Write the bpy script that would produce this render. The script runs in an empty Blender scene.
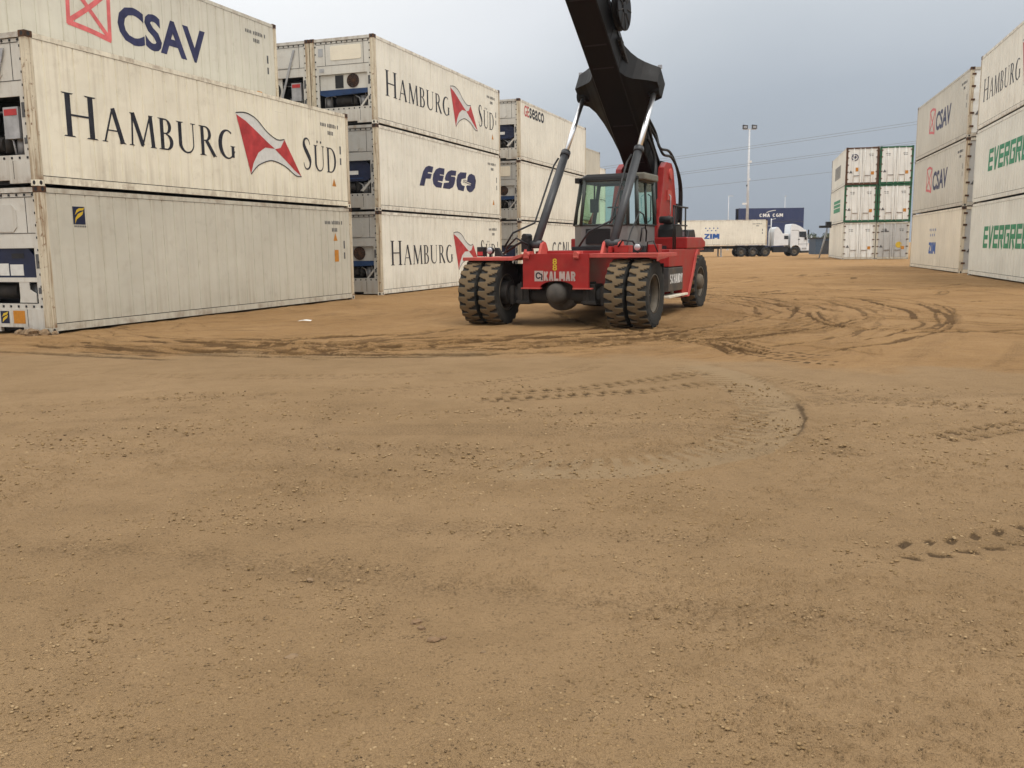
import bpy, math, random
import numpy as np
from mathutils import Vector, Matrix

random.seed(7)
rng = np.random.default_rng(11)
R = math.radians
scene = bpy.context.scene
COL = scene.collection

# ------------------------------------------------------------------ helpers
class MB:
    """collects polygons, builds one mesh"""
    def __init__(self):
        self.v = []; self.f = []; self.s = []
    def add(self, verts, faces, smooth=False):
        b = len(self.v)
        self.v.extend([tuple(p) for p in verts])
        for f in faces:
            self.f.append([b + i for i in f]); self.s.append(smooth)
        return self
    def box(self, x0, x1, y0, y1, z0, z1):
        v = [(x0,y0,z0),(x1,y0,z0),(x1,y1,z0),(x0,y1,z0),(x0,y0,z1),(x1,y0,z1),(x1,y1,z1),(x0,y1,z1)]
        return self.add(v, [(0,3,2,1),(4,5,6,7),(0,1,5,4),(1,2,6,5),(2,3,7,6),(3,0,4,7)])
    def prism(self, poly, axis, a0, a1):
        """poly: 2-D outline in the two other axes (in x,y,z order); extruded along axis"""
        def p(q, a):
            if axis == 'x': return (a, q[0], q[1])
            if axis == 'y': return (q[0], a, q[1])
            return (q[0], q[1], a)
        n = len(poly)
        v = [p(q, a0) for q in poly] + [p(q, a1) for q in poly]
        fs = [list(range(n))[::-1], list(range(n, 2*n))]
        fs += [(i, (i+1) % n, n + (i+1) % n, n + i) for i in range(n)]
        return self.add(v, fs)
    def loft(self, secs):
        """list of same-length rings, capped"""
        n = len(secs[0]); v = [q for s in secs for q in s]; fs = []
        for k in range(len(secs)-1):
            for i in range(n):
                fs.append((k*n+i, k*n+(i+1) % n, (k+1)*n+(i+1) % n, (k+1)*n+i))
        fs.append(list(range(n))[::-1]); fs.append([(len(secs)-1)*n+i for i in range(n)])
        return self.add(v, fs)
    def cyl(self, p0, p1, r0, r1=None, n=18, cap=True):
        r1 = r0 if r1 is None else r1
        p0 = Vector(p0); p1 = Vector(p1); d = (p1-p0).normalized()
        a = d.orthogonal().normalized(); b = d.cross(a)
        v = []
        for P, r in ((p0, r0), (p1, r1)):
            for i in range(n):
                t = 2*math.pi*i/n
                v.append(P + a*(r*math.cos(t)) + b*(r*math.sin(t)))
        self.add(v, [(i, (i+1) % n, n+(i+1) % n, n+i) for i in range(n)], True)
        if cap:
            self.add(v, [list(range(n))[::-1], list(range(n, 2*n))])
        return self
    def tube(self, pts, r, n=8):
        pts = [Vector(p) for p in pts]; m = len(pts); v = []
        a = None
        for k in range(m):
            d = (pts[min(k+1, m-1)] - pts[max(k-1, 0)]).normalized()
            if a is None: a = d.orthogonal().normalized()
            a = (a - d*a.dot(d)).normalized(); b = d.cross(a)
            for i in range(n):
                t = 2*math.pi*i/n
                v.append(pts[k] + a*(r*math.cos(t)) + b*(r*math.sin(t)))
        fs = [(k*n+i, k*n+(i+1) % n, (k+1)*n+(i+1) % n, (k+1)*n+i) for k in range(m-1) for i in range(n)]
        self.add(v, fs, True)
        self.add(v, [list(range(n))[::-1], [(m-1)*n+i for i in range(n)]])
        return self
    def lathe(self, prof, axis='x', c=(0,0,0), n=32, closed=False):
        """prof: list of (radius, position along axis)"""
        m = len(prof); v = []
        for r, a in prof:
            for i in range(n):
                t = 2*math.pi*i/n; p = r*math.cos(t); q = r*math.sin(t)
                if axis == 'x': P = (c[0]+a, c[1]+p, c[2]+q)
                elif axis == 'y': P = (c[0]+p, c[1]+a, c[2]+q)
                else: P = (c[0]+p, c[1]+q, c[2]+a)
                v.append(P)
        rows = m if closed else m-1
        fs = [(k*n+i, k*n+(i+1) % n, ((k+1) % m)*n+(i+1) % n, ((k+1) % m)*n+i) for k in range(rows) for i in range(n)]
        return self.add(v, fs, True)
    def mesh(self, name):
        me = bpy.data.meshes.new(name)
        me.from_pydata(self.v, [], self.f)
        me.polygons.foreach_set('use_smooth', self.s)
        import bmesh
        bm = bmesh.new(); bm.from_mesh(me)
        bmesh.ops.remove_doubles(bm, verts=bm.verts, dist=1e-5)
        bmesh.ops.recalc_face_normals(bm, faces=bm.faces)
        bm.to_mesh(me); bm.free()
        me.materials.append(None)
        return me
    def build(self, name, mat, parent=None, loc=None, bevel=0):
        o = link(name, self.mesh(name), mat, parent)
        if loc is not None: o.location = loc
        if bevel:
            m = o.modifiers.new('bevel', 'BEVEL'); m.width = bevel; m.segments = 2; m.limit_method = 'ANGLE'
        return o

def link(name, me, mat, parent=None):
    o = bpy.data.objects.new(name, me); COL.objects.link(o)
    if not me.materials: me.materials.append(None)
    o.material_slots[0].link = 'OBJECT'; o.material_slots[0].material = mat
    if parent: o.parent = parent
    return o
def tag(o, label=None, cat=None, group=None, kind=None):
    if label: o['label'] = label
    if cat: o['category'] = cat
    if group: o['group'] = group
    if kind: o['kind'] = kind
    return o
def empty(name, loc, rz, label, cat, group=None):
    o = bpy.data.objects.new(name, None); COL.objects.link(o)
    o.location = loc; o.rotation_euler = (0, 0, rz)
    return tag(o, label, cat, group)

# ------------------------------------------------------------------ materials
class NT:
    def __init__(self, name):
        self.m = bpy.data.materials.new(name); self.m.use_nodes = True
        self.t = self.m.node_tree; self.b = self.t.nodes['Principled BSDF']
        self.out = self.t.nodes['Material Output']
    def n(self, typ, **kw):
        x = self.t.nodes.new(typ)
        for k, v in kw.items(): setattr(x, k, v)
        return x
    def l(self, a, b): self.t.links.new(a, b)
    def put(self, sock, v):
        if hasattr(v, 'links'): self.l(v, sock)
        else: sock.default_value = v
    def coord(self, kind='Object', scale=(1,1,1), rand=False):
        c = self.n('ShaderNodeTexCoord'); m = self.n('ShaderNodeMapping')
        m.inputs['Scale'].default_value = scale
        if rand:
            oi = self.n('ShaderNodeObjectInfo'); sc = self.n('ShaderNodeVectorMath', operation='SCALE')
            cb = self.n('ShaderNodeCombineXYZ'); self.l(oi.outputs['Random'], cb.inputs[0]); self.l(oi.outputs['Random'], cb.inputs[1])
            self.l(oi.outputs['Random'], cb.inputs[2])
            self.l(cb.outputs[0], sc.inputs[0]); sc.inputs['Scale'].default_value = 37.0
            ad = self.n('ShaderNodeVectorMath', operation='ADD')
            self.l(c.outputs[kind], ad.inputs[0]); self.l(sc.outputs[0], ad.inputs[1]); self.l(ad.outputs[0], m.inputs['Vector'])
        else: self.l(c.outputs[kind], m.inputs['Vector'])
        return m.outputs[0]
    def noise(self, vec, scale, detail=4, rough=.55, dist=0):
        x = self.n('ShaderNodeTexNoise'); self.l(vec, x.inputs['Vector'])
        x.inputs['Scale'].default_value = scale; x.inputs['Detail'].default_value = detail
        x.inputs['Roughness'].default_value = rough; x.inputs['Distortion'].default_value = dist
        return x.outputs['Fac']
    def ramp(self, fac, a, b, lo=0., hi=1.):
        x = self.n('ShaderNodeMapRange'); self.put(x.inputs['Value'], fac)
        x.inputs['From Min'].default_value = a; x.inputs['From Max'].default_value = b
        x.inputs['To Min'].default_value = lo; x.inputs['To Max'].default_value = hi
        return x.outputs[0]
    def mix(self, fac, a, b, blend='MIX'):
        x = self.n('ShaderNodeMix', data_type='RGBA', blend_type=blend)
        self.put(x.inputs[0], fac)
        for s, v in ((x.inputs[6], a), (x.inputs[7], b)):
            if hasattr(v, 'links'): self.l(v, s)
            else: s.default_value = (*v, 1) if len(v) == 3 else v
        return x.outputs[2]
    def math(self, op, a, b=0., c=None):
        x = self.n('ShaderNodeMath', operation=op); self.put(x.inputs[0], a); self.put(x.inputs[1], b)
        if c is not None: self.put(x.inputs[2], c)
        return x.outputs[0]
    def bump(self, height, strength, dist, prev=None):
        x = self.n('ShaderNodeBump'); self.l(height, x.inputs['Height'])
        x.inputs['Strength'].default_value = strength; x.inputs['Distance'].default_value = dist
        if prev: self.l(prev, x.inputs['Normal'])
        return x.outputs[0]
    def fin(self, col, rough=.6, metal=0., normal=None, spec=.5):
        if hasattr(col, 'links'): self.l(col, self.b.inputs['Base Color'])
        else: self.b.inputs['Base Color'].default_value = (*col, 1)
        self.put(self.b.inputs['Roughness'], rough); self.b.inputs['Metallic'].default_value = metal
        self.b.inputs['Specular IOR Level'].default_value = spec
        if normal: self.l(normal, self.b.inputs['Normal'])
        return self.m

def mat_simple(name, col, rough=.55, metal=0., var=.25, scale=6., spec=.4, dust=0., dustcol=(.33,.23,.13)):
    t = NT(name); v = t.coord(rand=True)
    n = t.noise(v, scale, 5)
    c = t.mix(t.ramp(n, .3, .75), [x*(1-var) for x in col], [min(1, x*(1+var*.6)) for x in col])
    if dust:
        n2 = t.noise(v, scale*.45, 6, .65)
        c = t.mix(t.ramp(n2, .62-dust*.5, .95-dust*.3, 0, min(1, dust*1.3)), c, dustcol)
    return t.fin(c, t.ramp(n, .2, .8, rough-.08, min(1, rough+.12)), metal, None, spec)

def mat_container(name, col, grime=.5, rust=.5, streak=.5, runs=0.):
    """off-white reefer paint with vertical dirt runs, scuffs and rust at rails and posts"""
    t = NT(name); v = t.coord(rand=True); raw = t.n('ShaderNodeTexCoord').outputs['Object']
    sx = t.n('ShaderNodeSeparateXYZ'); t.l(raw, sx.inputs[0]); z = sx.outputs[2]
    m = t.n('ShaderNodeMapping'); m.inputs['Scale'].default_value = (4.5, 4.5, .22); t.l(v, m.inputs[0])
    st = t.noise(m.outputs[0], 1.6, 6, .65)
    big = t.noise(v, .55, 4, .6); mid = t.noise(v, 3.2, 7, .68); fine = t.noise(v, 22, 4, .6)
    c = t.mix(t.ramp(big, .3, .7), [x*.90 for x in col], [min(.9, x*1.05) for x in col])
    dirt = (.30, .235, .145)
    c = t.mix(t.ramp(st, .50, .78, 0, .42*streak), c, dirt)
    c = t.mix(t.ramp(mid, .56, .80, 0, .34*grime), c, (.26, .21, .14))
    # dirt gathers toward bottom and top rails (runs and splash)
    lowz = t.ramp(z, .9, .05); hiz = t.ramp(z, 2.45, 2.9)
    edge = t.math('MULTIPLY', t.math('MAXIMUM', lowz, t.math('MULTIPLY', hiz, .8)), t.ramp(st, .36, .66))
    c = t.mix(t.math('MULTIPLY', edge, .38*grime), c, (.25, .19, .115))
    # rust specks
    r1 = t.noise(v, 7.5, 8, .72); rm = t.ramp(r1, .70 - .05*rust, .76 - .04*rust)
    edge2 = t.math('MAXIMUM', t.ramp(z, .24, .10), t.ramp(z, 2.70, 2.80))
    rm2 = t.math('MULTIPLY', t.ramp(mid, .47, .62), t.math('MULTIPLY', edge2, .55*rust))
    rr = t.math('MAXIMUM', t.math('MULTIPLY', rm, .55*rust), rm2)
    c = t.mix(rr, c, (.17, .078, .032))
    if runs:
        m3 = t.n('ShaderNodeMapping'); m3.inputs['Scale'].default_value = (9, 9, .35); t.l(v, m3.inputs[0])
        c = t.mix(t.ramp(t.noise(m3.outputs[0], 2.2, 5, .7), .47, .62, 0, runs), c, (.24, .135, .06))
    # dark scuffs, lying along
    m2 = t.n('ShaderNodeMapping'); m2.inputs['Scale'].default_value = (1.2, .8, 9); t.l(v, m2.inputs[0])
    sc = t.noise(m2.outputs[0], 2.1, 3, .5)
    c = t.mix(t.ramp(sc, .73, .80, 0, .38*grime), c, (.17, .15, .12))
    bp = t.bump(t.noise(v, 1.5, 3), .55, .05)
    return t.fin(c, t.ramp(fine, .2, .8, .48, .72), 0, bp, .35)

def mat_ink(name, col, rough=.55, metal=0., var=.25, scale=6., spec=.3):
    """old lettering film: worn through in small scratches, so the paint below shows"""
    t = NT(name); v = t.coord(rand=True); n = t.noise(v, scale, 5)
    t.fin(t.mix(t.ramp(n, .3, .75), [x*(1-var) for x in col], [min(1, x*(1+var)+.012) for x in col]), rough, 0, None, spec)
    m = t.n('ShaderNodeMapping'); m.inputs['Scale'].default_value = (7, 7, 1.1); t.l(v, m.inputs[0])
    a = t.math('MAXIMUM', t.ramp(t.noise(m.outputs[0], 3.2, 6, .72), .66, .74), t.ramp(t.noise(v, 26, 3, .6), .68, .76))
    tr = t.n('ShaderNodeBsdfTransparent'); mx = t.n('ShaderNodeMixShader'); t.l(t.math('MULTIPLY', a, .6), mx.inputs[0])
    t.l(t.b.outputs[0], mx.inputs[1]); t.l(tr.outputs[0], mx.inputs[2]); t.l(mx.outputs[0], t.out.inputs['Surface'])
    return t.m
M = {}
M['cream']  = mat_container('paint_cream', (.84, .79, .635), .8, .7, .75)
M['warm']   = mat_container('paint_warm_white', (.83, .80, .69), .85, .7, .7)
M['grey']   = mat_container('paint_grey_white', (.60, .575, .49), .8, .6, .7)
M['silver'] = mat_container('paint_silver_grey', (.575, .547, .452), .85, .6, .7)
M['sand']   = mat_container('paint_sand_cream', (.78, .715, .575), .5, .4, .45)
M['pale']   = mat_container('paint_pale_white', (.76, .75, .66), .45, .3, .4)
M['door']   = mat_container('paint_door_white', (.80, .80, .755), .4, .3, .3)
M['doorgrey'] = mat_container('paint_door_grey', (.48, .48, .46), .5, .3, .4)
M['unit']   = mat_container('paint_unit_white', (.60, .58, .52), 1.0, .7, .8)
M['unitdk'] = mat_container('paint_unit_grey', (.42, .415, .385), 1.0, .6, .8)
M['post']   = mat_container('paint_rusty_post', (.68, .61, .46), 1.5, 2.2, 1.4, .75)
M['navyc']  = mat_container('paint_navy', (.022, .036, .11), .25, .2, .2)
M['green']  = mat_simple('paint_green_frame', (.015, .11, .045), .5, 0, .4, 4)
M['rust']   = mat_simple('rusty_steel', (.12, .058, .03), .8, .2, .6, 8)
M['ltsteel']= mat_simple('galvanised_steel', (.42, .42, .42), .5, .3, .3, 5)
M['dark']   = mat_simple('dark_machinery', (.018, .018, .02), .6, .1, .5, 7)
M['dusty_dark'] = mat_simple('dusty_dark_steel', (.034, .030, .026), .75, .1, .5, 5, dust=.22, dustcol=(.13,.095,.06))
M['housing'] = mat_simple('dusty_axle_housing', (.075, .066, .056), .8, 0, .4, 5, dust=.3, dustcol=(.14,.10,.065))
M['navy']   = mat_simple('navy_cover', (.009, .016, .05), .45, 0, .35, 5)
M['blue']   = mat_simple('blue_cover', (.014, .045, .13), .45, 0, .35, 5)
M['sticker']= mat_simple('white_sticker', (.68, .68, .64), .5, 0, .12, 9)
M['orange'] = mat_simple('orange_sticker', (.55, .22, .02), .5, 0, .25, 12)
M['ink']    = mat_ink('black_lettering', (.012, .013, .022), .55, 0, .35, 5)
M['inkblue'] = mat_ink('navy_lettering', (.018, .020, .075), .5, 0, .3, 4)
M['inkgrey'] = mat_ink('grey_lettering', (.10, .10, .10), .6, 0, .4, 9)
M['inkred'] = mat_ink('red_lettering', (.46, .035, .035), .5, 0, .25, 4)
M['inkpink'] = mat_ink('faded_red_lettering', (.62, .13, .13), .5, 0, .2, 4)
M['inkgreen'] = mat_ink('green_lettering', (.022, .25, .11), .5, 0, .25, 4)
M['inkzim'] = mat_ink('blue_lettering', (.02, .10, .36), .5, 0, .2, 4)
M['white']  = mat_simple('white_lettering', (.78, .78, .76), .5, 0, .1, 4)
M['kalgrey'] = mat_simple('pinkish_grey_lettering', (.46, .36, .32), .6, 0, .2, 6)
M['yellow'] = mat_simple('yellow_lettering', (.62, .42, .03), .5, 0, .2, 4)
M['red']    = mat_simple('red_machine_paint', (.34, .014, .011), .42, 0, .25, 3, .4, dust=.14)
M['redtop'] = mat_simple('dusty_red_deck_paint', (.50, .080, .065), .6, 0, .25, 4, .3, dust=.35, dustcol=(.40,.20,.13))
M['boom']   = mat_simple('black_boom_paint', (.0065, .0060, .0058), .5, 0, .5, 3, .18)
M['cabgrey']= mat_simple('grey_cab_paint', (.20, .195, .185), .5, 0, .2, 4)
M['cylgrey']= mat_simple('dark_grey_cylinder_paint', (.050, .052, .055), .42, .1, .2, 4)
M['black']  = mat_simple('black_plastic', (.014, .014, .014), .5, 0, .3, 6)
M['rim']    = mat_simple('dusty_wheel_rim', (.13, .11, .082), .65, .2, .4, 6, dust=.35, dustcol=(.22,.165,.10))
M['truckwhite'] = mat_simple('white_truck_paint', (.74, .76, .77), .35, 0, .08, 3, .5)
M['pole']   = mat_simple('pale_pole_paint', (.56, .57, .58), .55, .1, .15, 3)
M['rubber_truck'] = mat_simple('truck_rubber', (.022, .022, .022), .8, 0, .3, 6)
M['stone']  = mat_simple('tan_stone', (.235, .155, .085), .9, 0, .45, 14)
M['clod']   = mat_simple('earth_clod', (.20, .125, .068), .95, 0, .4, 18)
M['paper']  = mat_simple('white_paper', (.78, .77, .74), .8, 0, .08, 5)
M['bark']   = mat_simple('tree_bark', (.10, .075, .05), .9, 0, .3, 9)
def mat_leaf(name, col):
    t = NT(name); v = t.coord(rand=True); n = t.noise(v, 1.6, 4)
    return t.fin(t.mix(t.ramp(n, .35, .65), [x*.6 for x in col], [x*1.35 for x in col]), .7, 0, None, .2)
M['leaf'] = mat_leaf('dull_green_foliage', (.055, .075, .032))
M['leaf2'] = mat_leaf('olive_foliage', (.085, .09, .04))
def mat_chrome():
    t = NT('chromed_rod'); return t.fin((.90, .90, .90), .28, 1.)
M['chrome'] = mat_chrome()
def mat_glass(name, col, dens=.35):
    t = NT(name)
    tr = t.n('ShaderNodeBsdfTransparent'); tr.inputs[0].default_value = (*col, 1)
    gl = t.n('ShaderNodeBsdfGlossy'); gl.inputs['Roughness'].default_value = .03; gl.inputs[0].default_value = (.8,.9,.86,1)
    fr = t.n('ShaderNodeFresnel'); fr.inputs[0].default_value = 1.5
    mx = t.n('ShaderNodeMixShader')
    t.l(t.math('ADD', t.math('MULTIPLY', fr.outputs[0], .9), .03), mx.inputs[0])
    t.l(tr.outputs[0], mx.inputs[1]); t.l(gl.outputs[0], mx.inputs[2]); t.l(mx.outputs[0], t.out.inputs['Surface'])
    return t.m
M['glass'] = mat_glass('green_tinted_glass', (.72, .90, .82))
M['darkglass'] = mat_simple('dark_window_glass', (.02, .025, .03), .08, 0, .2, 3, .8)
M['lens'] = mat_simple('lamp_lens', (.42, .42, .43), .15, .3, .1, 5, .8)
def mat_tyre():
    """black rubber; dust lies on the lug faces (outer radius), grooves stay black"""
    t = NT('dusty_tyre_rubber'); raw = t.n('ShaderNodeTexCoord').outputs['Object']
    sx = t.n('ShaderNodeSeparateXYZ'); t.l(raw, sx.inputs[0])
    r2 = t.math('SQRT', t.math('ADD', t.math('MULTIPLY', sx.outputs[1], sx.outputs[1]), t.math('MULTIPLY', sx.outputs[2], sx.outputs[2])))
    v = t.coord(rand=True); n = t.noise(v, 7, 5); n2 = t.noise(v, 2.2, 3)
    face = t.ramp(r2, .664, .676)
    side = t.ramp(n2, .35, .75, .08, .42)
    c = t.mix(side, (.020, .021, .021), (.080, .070, .054))
    c = t.mix(t.math('MULTIPLY', face, t.ramp(n, .25, .7, .72, 1.)), c, (.165, .116, .064))
    return t.fin(c, .85, 0, t.bump(t.noise(v, 40, 3), .3, .01), .2)
M['tyre'] = mat_tyre()
# ------------------------------------------------------------------ lettering (flat painted marks, 2-D polygons)
def font2d(text, x0, x1, y0, y1, bold=0., shear=0., space=1.):
    cu = bpy.data.curves.new('t', 'FONT'); cu.body = text; cu.size = 1; cu.offset = bold; cu.resolution_u = 3
    cu.shear = shear; cu.space_character = space; cu.fill_mode = 'BOTH'
    ob = bpy.data.objects.new('t', cu); COL.objects.link(ob)
    dg = bpy.context.evaluated_depsgraph_get()
    me = bpy.data.meshes.new_from_object(ob.evaluated_get(dg))
    v = [(p.co.x, p.co.y) for p in me.vertices]; f = [list(p.vertices) for p in me.polygons]
    bpy.data.objects.remove(ob); bpy.data.curves.remove(cu); bpy.data.meshes.remove(me)
    ax, bx = min(p[0] for p in v), max(p[0] for p in v); ay, by = min(p[1] for p in v), max(p[1] for p in v)
    v = [(x0+(p[0]-ax)/(bx-ax)*(x1-x0), y0+(p[1]-ay)/(by-ay)*(y1-y0), 0) for p in v]
    return (v, f)
def polys2d(polys):
    v = []; f = []
    for k, p in enumerate(polys):
        f.append([len(v)+i for i in range(len(p))]); v += [(q[0], q[1], (k % 7)*.0004) for q in p]
    return (v, f)
def stroke(pts, w):
    """variable-width ribbon, w a number or list"""
    n = len(pts); ws = w if isinstance(w, (list, tuple)) else [w]*n
    Lf = []; Rt = []
    for i in range(n):
        a = pts[max(i-1, 0)]; b = pts[min(i+1, n-1)]
        dx, dy = b[0]-a[0], b[1]-a[1]; l = math.hypot(dx, dy) or 1
        nx, ny = -dy/l*ws[i]/2, dx/l*ws[i]/2
        Lf.append((pts[i][0]+nx, pts[i][1]+ny)); Rt.append((pts[i][0]-nx, pts[i][1]-ny))
    return [[Lf[i], Rt[i], Rt[i+1], Lf[i+1]] for i in range(n-1)]
def smooth_pts(pts, k=4):
    out = []
    n = len(pts)
    for i in range(n-1):
        p0, p1, p2, p3 = pts[max(i-1,0)], pts[i], pts[i+1], pts[min(i+2,n-1)]
        for j in range(k):
            t = j/k
            out.append(tuple(.5*((2*p1[d])+(-p0[d]+p2[d])*t+(2*p0[d]-5*p1[d]+4*p2[d]-p3[d])*t*t+(-p0[d]+3*p1[d]-3*p2[d]+p3[d])*t**3) for d in range(len(p1))))
    out.append(tuple(pts[-1])); return out
def vs(pts, k=4):
    q = smooth_pts(pts, k); return stroke([(p[0], p[1]) for p in q], [p[2] for p in q])
def ser(x, y, w, up):     # bracketed serif
    h = .03 if up else -.03
    return [[(x-w/2, y), (x+w/2, y), (x+w/2*.72, y+h), (x-w/2*.72, y+h)]]
def stem(x, w=.145, y0=0, y1=1, s0=True, s1=True):
    o = [[(x-w/2, y0), (x+w/2, y0), (x+w/2, y1), (x-w/2, y1)]]
    if s0: o += ser(x, y0, w+.19, True)
    if s1: o += ser(x, y1, w+.19, False)
    return o
def ringq(cx, cy, ro, ri, a0, a1, n=14, icx=None):
    icx = cx if icx is None else icx; o = []; P = []; Q = []
    for i in range(n+1):
        a = R(a0+(a1-a0)*i/n)
        P.append((cx+ro[0]*math.cos(a), cy+ro[1]*math.sin(a))); Q.append((icx+ri[0]*math.cos(a), cy+ri[1]*math.sin(a)))
    return [[P[i], P[i+1], Q[i+1], Q[i]] for i in range(n)]
SERIF = {}
SERIF['H'] = (.96, stem(.17)+stem(.79)+[[(.2,.48),(.76,.48),(.76,.525),(.2,.525)]])
SERIF['A'] = (.90, stroke([(.11,.0),(.44,1.)], .062)+stroke([(.77,0),(.455,1.02)], .155)+[[(.22,.335),(.66,.335),(.645,.375),(.235,.375)]]+ser(.11,0,.22,True)+ser(.77,0,.27,True))
SERIF['M'] = (1.10, stroke([(.13,0),(.19,1)], .065)+stroke([(.2,1.0),(.55,.03)], .15)+stroke([(.53,.0),(.90,1.0)], .06)+stroke([(.98,0),(.91,1)], .15)+ser(.12,0,.22,True)+ser(.985,0,.28,True)+[[(.08,1),(.26,1),(.22,.965),(.12,.965)],[(.84,1),(1.02,1),(.98,.965),(.88,.965)]])
SERIF['B'] = (.70, stem(.17)+ringq(.32,.755,(.26,.245),(.125,.205),-90,90)+ringq(.34,.26,(.30,.26),(.145,.215),-90,90)+[[(.2,0),(.34,0),(.34,.045),(.2,.045)],[(.2,.955),(.32,.955),(.32,1),(.2,1)],[(.2,.51),(.34,.51),(.34,.55),(.2,.55)]])
SERIF['U'] = (.92, stem(.16,.145,.3,1,False,True)+stem(.76,.05,.3,1,False,True)+ringq(.46,.31,(.3725,.325),(.23,.27),180,270,8)+ringq(.46,.31,(.325,.325),(.275,.27),270,360,8))
SERIF['R'] = (.80, stem(.17)+ringq(.32,.745,(.28,.255),(.135,.21),-90,90)+[[(.2,.955),(.32,.955),(.32,1),(.2,1)],[(.2,.49),(.36,.49),(.36,.535),(.2,.535)]]+stroke([(.36,.52),(.74,0.0)], .15)+ser(.76,0,.17,True))
SERIF['G'] = (.92, ringq(.5,.5,(.45,.52),(.30,.465),55,335,26,.54)+stem(.79,.145,.05,.46,False,False)+ser(.79,.46,.28,False))
SERIF['S'] = (.62, vs([(.49,.80,.03),(.43,.93,.045),(.29,.985,.05),(.15,.92,.09),(.115,.79,.145),(.20,.64,.17),(.34,.49,.18),(.46,.34,.17),(.48,.19,.11),(.40,.06,.07),(.26,.01,.05),(.13,.06,.045),(.07,.21,.03)]))
SERIF['D'] = (.90, stem(.17)+ringq(.36,.5,(.47,.5),(.315,.455),-90,90,18)+[[(.2,0),(.36,0),(.36,.045),(.2,.045)],[(.2,.955),(.36,.955),(.36,1),(.2,1)]])
def serif_line(items, x0, x1, yb):
    """items: (char, height, dots) set to fill x0..x1"""
    tot = sum(SERIF[c][0]*h + .10*h for c, h, d in items); k = (x1-x0)/tot; x = x0; out = []
    for c, h, d in items:
        w, ps = SERIF[c]
        out += [[(x+q[0]*h*k, yb+q[1]*h) for q in p] for p in ps]
        if d:
            for dx in (.32, .60):
                out.append([(x+(dx+.055*math.cos(R(a)))*h*k, yb+h*(1.14+.055*math.sin(R(a)))) for a in range(0, 360, 40)])
        x += (w+.10)*h*k
    return out

def arcp(cx, cy, rx, ry, a0, a1, n=9): return [(cx+rx*math.cos(R(a0+(a1-a0)*i/n)), cy+ry*math.sin(R(a0+(a1-a0)*i/n))) for i in range(n+1)]
def block(ch, t):
    """upright block letter in a box .62 wide and 1 high, pen t"""
    h = t/2; w = .62; l, r_, b, u = h, w-h, h, 1-h; m = .5
    if ch == 'M': w = .80; r_ = w-h
    S = lambda *q: stroke(list(q), t)
    if ch == 'K': return w, S((l,0),(l,1))+S((l+h*.6,m-.05),(r_,1))+S((l+h*.9,m+.02),(r_+.02,0))
    if ch == 'A': return w, S((l*.9,0),(w/2-.02,1))+S((w-l*.9,0),(w/2+.02,1))+stroke([(.18,.30),(w-.18,.30)], t*.8)
    if ch == 'L': return w, S((l,0),(l,1))+S((l+h,b),(w-.02,b))
    if ch == 'M': return w, S((l,0),(l,1))+S((r_,0),(r_,1))+S((l+h*.6,1),(w/2,.22))+S((r_-h*.6,1),(w/2,.221))
    if ch in 'RP': return w, S((l,0),(l,1))+S((l+h,u),(r_-.16,u),*arcp(r_-.2,(u+.48)/2,.2,(u-.48)/2,80,-80),(r_-.2,.48),(l+h,.48))+(S((w*.5,.46),(r_+.02,0)) if ch == 'R' else [])
    if ch == 'C': return w, S(*arcp(w/2,m,w/2-h,m-h,48,312,20))
    if ch == 'G': return w, S(*arcp(w/2,m,w/2-h,m-h,48,330,20))+S((r_,.12),(r_,.46))+S((w*.55,.46),(r_+h,.46))
    if ch == 'O' or ch == 'o': return w, S(*arcp(w/2,m,w/2-h,m-h,0,360,24))
    if ch in 'Ss': return w, S(*arcp(w/2,.74,w/2-h,.26-h*.9,35,180,8),*arcp(w/2,.74,w/2-h,.24,180,262,4),*arcp(w/2,.26,w/2-h,.24,82,0,4),*arcp(w/2,.26,w/2-h,.26-h*.9,0,-145,8))
    if ch == 'V': return w, S((h*.9,1),(w/2-.02,0))+S((w-h*.9,1),(w/2+.02,.001))
    if ch == 'Z': return w, S((0.02,u),(w-.02,u))+S((0.02,b),(w-.02,b))+S((r_+.02,u),(l-.02,b))
    if ch == 'I': return t*1.05, S((h,0),(h,1))
    if ch == 'H': return w, S((l,0),(l,1))+S((r_,0),(r_,1))+S((l+h,m),(r_-h,m))
    if ch == 'N': return w, S((l,0),(l,1))+S((r_,0),(r_,1))+S((l+h*.5,1),(r_-h*.5,0))
    if ch == 'D': return w, S((l,0),(l,1))+S((l+h,u),(w*.45,u),*arcp(w*.45,m,w*.55-h,m-h,85,-85,12),(w*.45,b),(l+h,b))
    if ch == 'Y': return w, S((h*.9,1),(w/2,.42))+S((w-h*.9,1),(w/2,.421))+S((w/2,0),(w/2,.45))
    if ch == 'E': return w*.9, S((l,0),(l,1))+S((l+h,u),(w*.88,u))+S((l+h,b),(w*.88,b))+S((l+h,m),(w*.80,m))
    if ch == 'e': return w, S(*arcp(w/2,m,w/2-h,m-h,0,318,22))+S((l+h,m-.04),(r_+h*.8,m-.04))
    if ch == 'a': return w, S(*arcp(w/2,m,w/2-h,m-h,30,330,20))+S((r_,0),(r_,1))
    if ch == 'c': return w, S(*arcp(w/2,m,w/2-h,m-h,48,312,20))
    return w*.6, []
def blocktext(text, x0, x1, y0, y1, t=.2, gap=.12, shear=0.):
    tot = sum(block(c, t)[0] for c in text)+gap*(len(text)-1); k = (x1-x0)/tot; x = x0; o = []
    for c in text:
        w, ps = block(c, t)
        o += [[(x+q[0]*k+q[1]*(y1-y0)*shear, y0+q[1]*(y1-y0)) for q in p] for p in ps]
        x += (w+gap)*k
    return polys2d(o)
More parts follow.
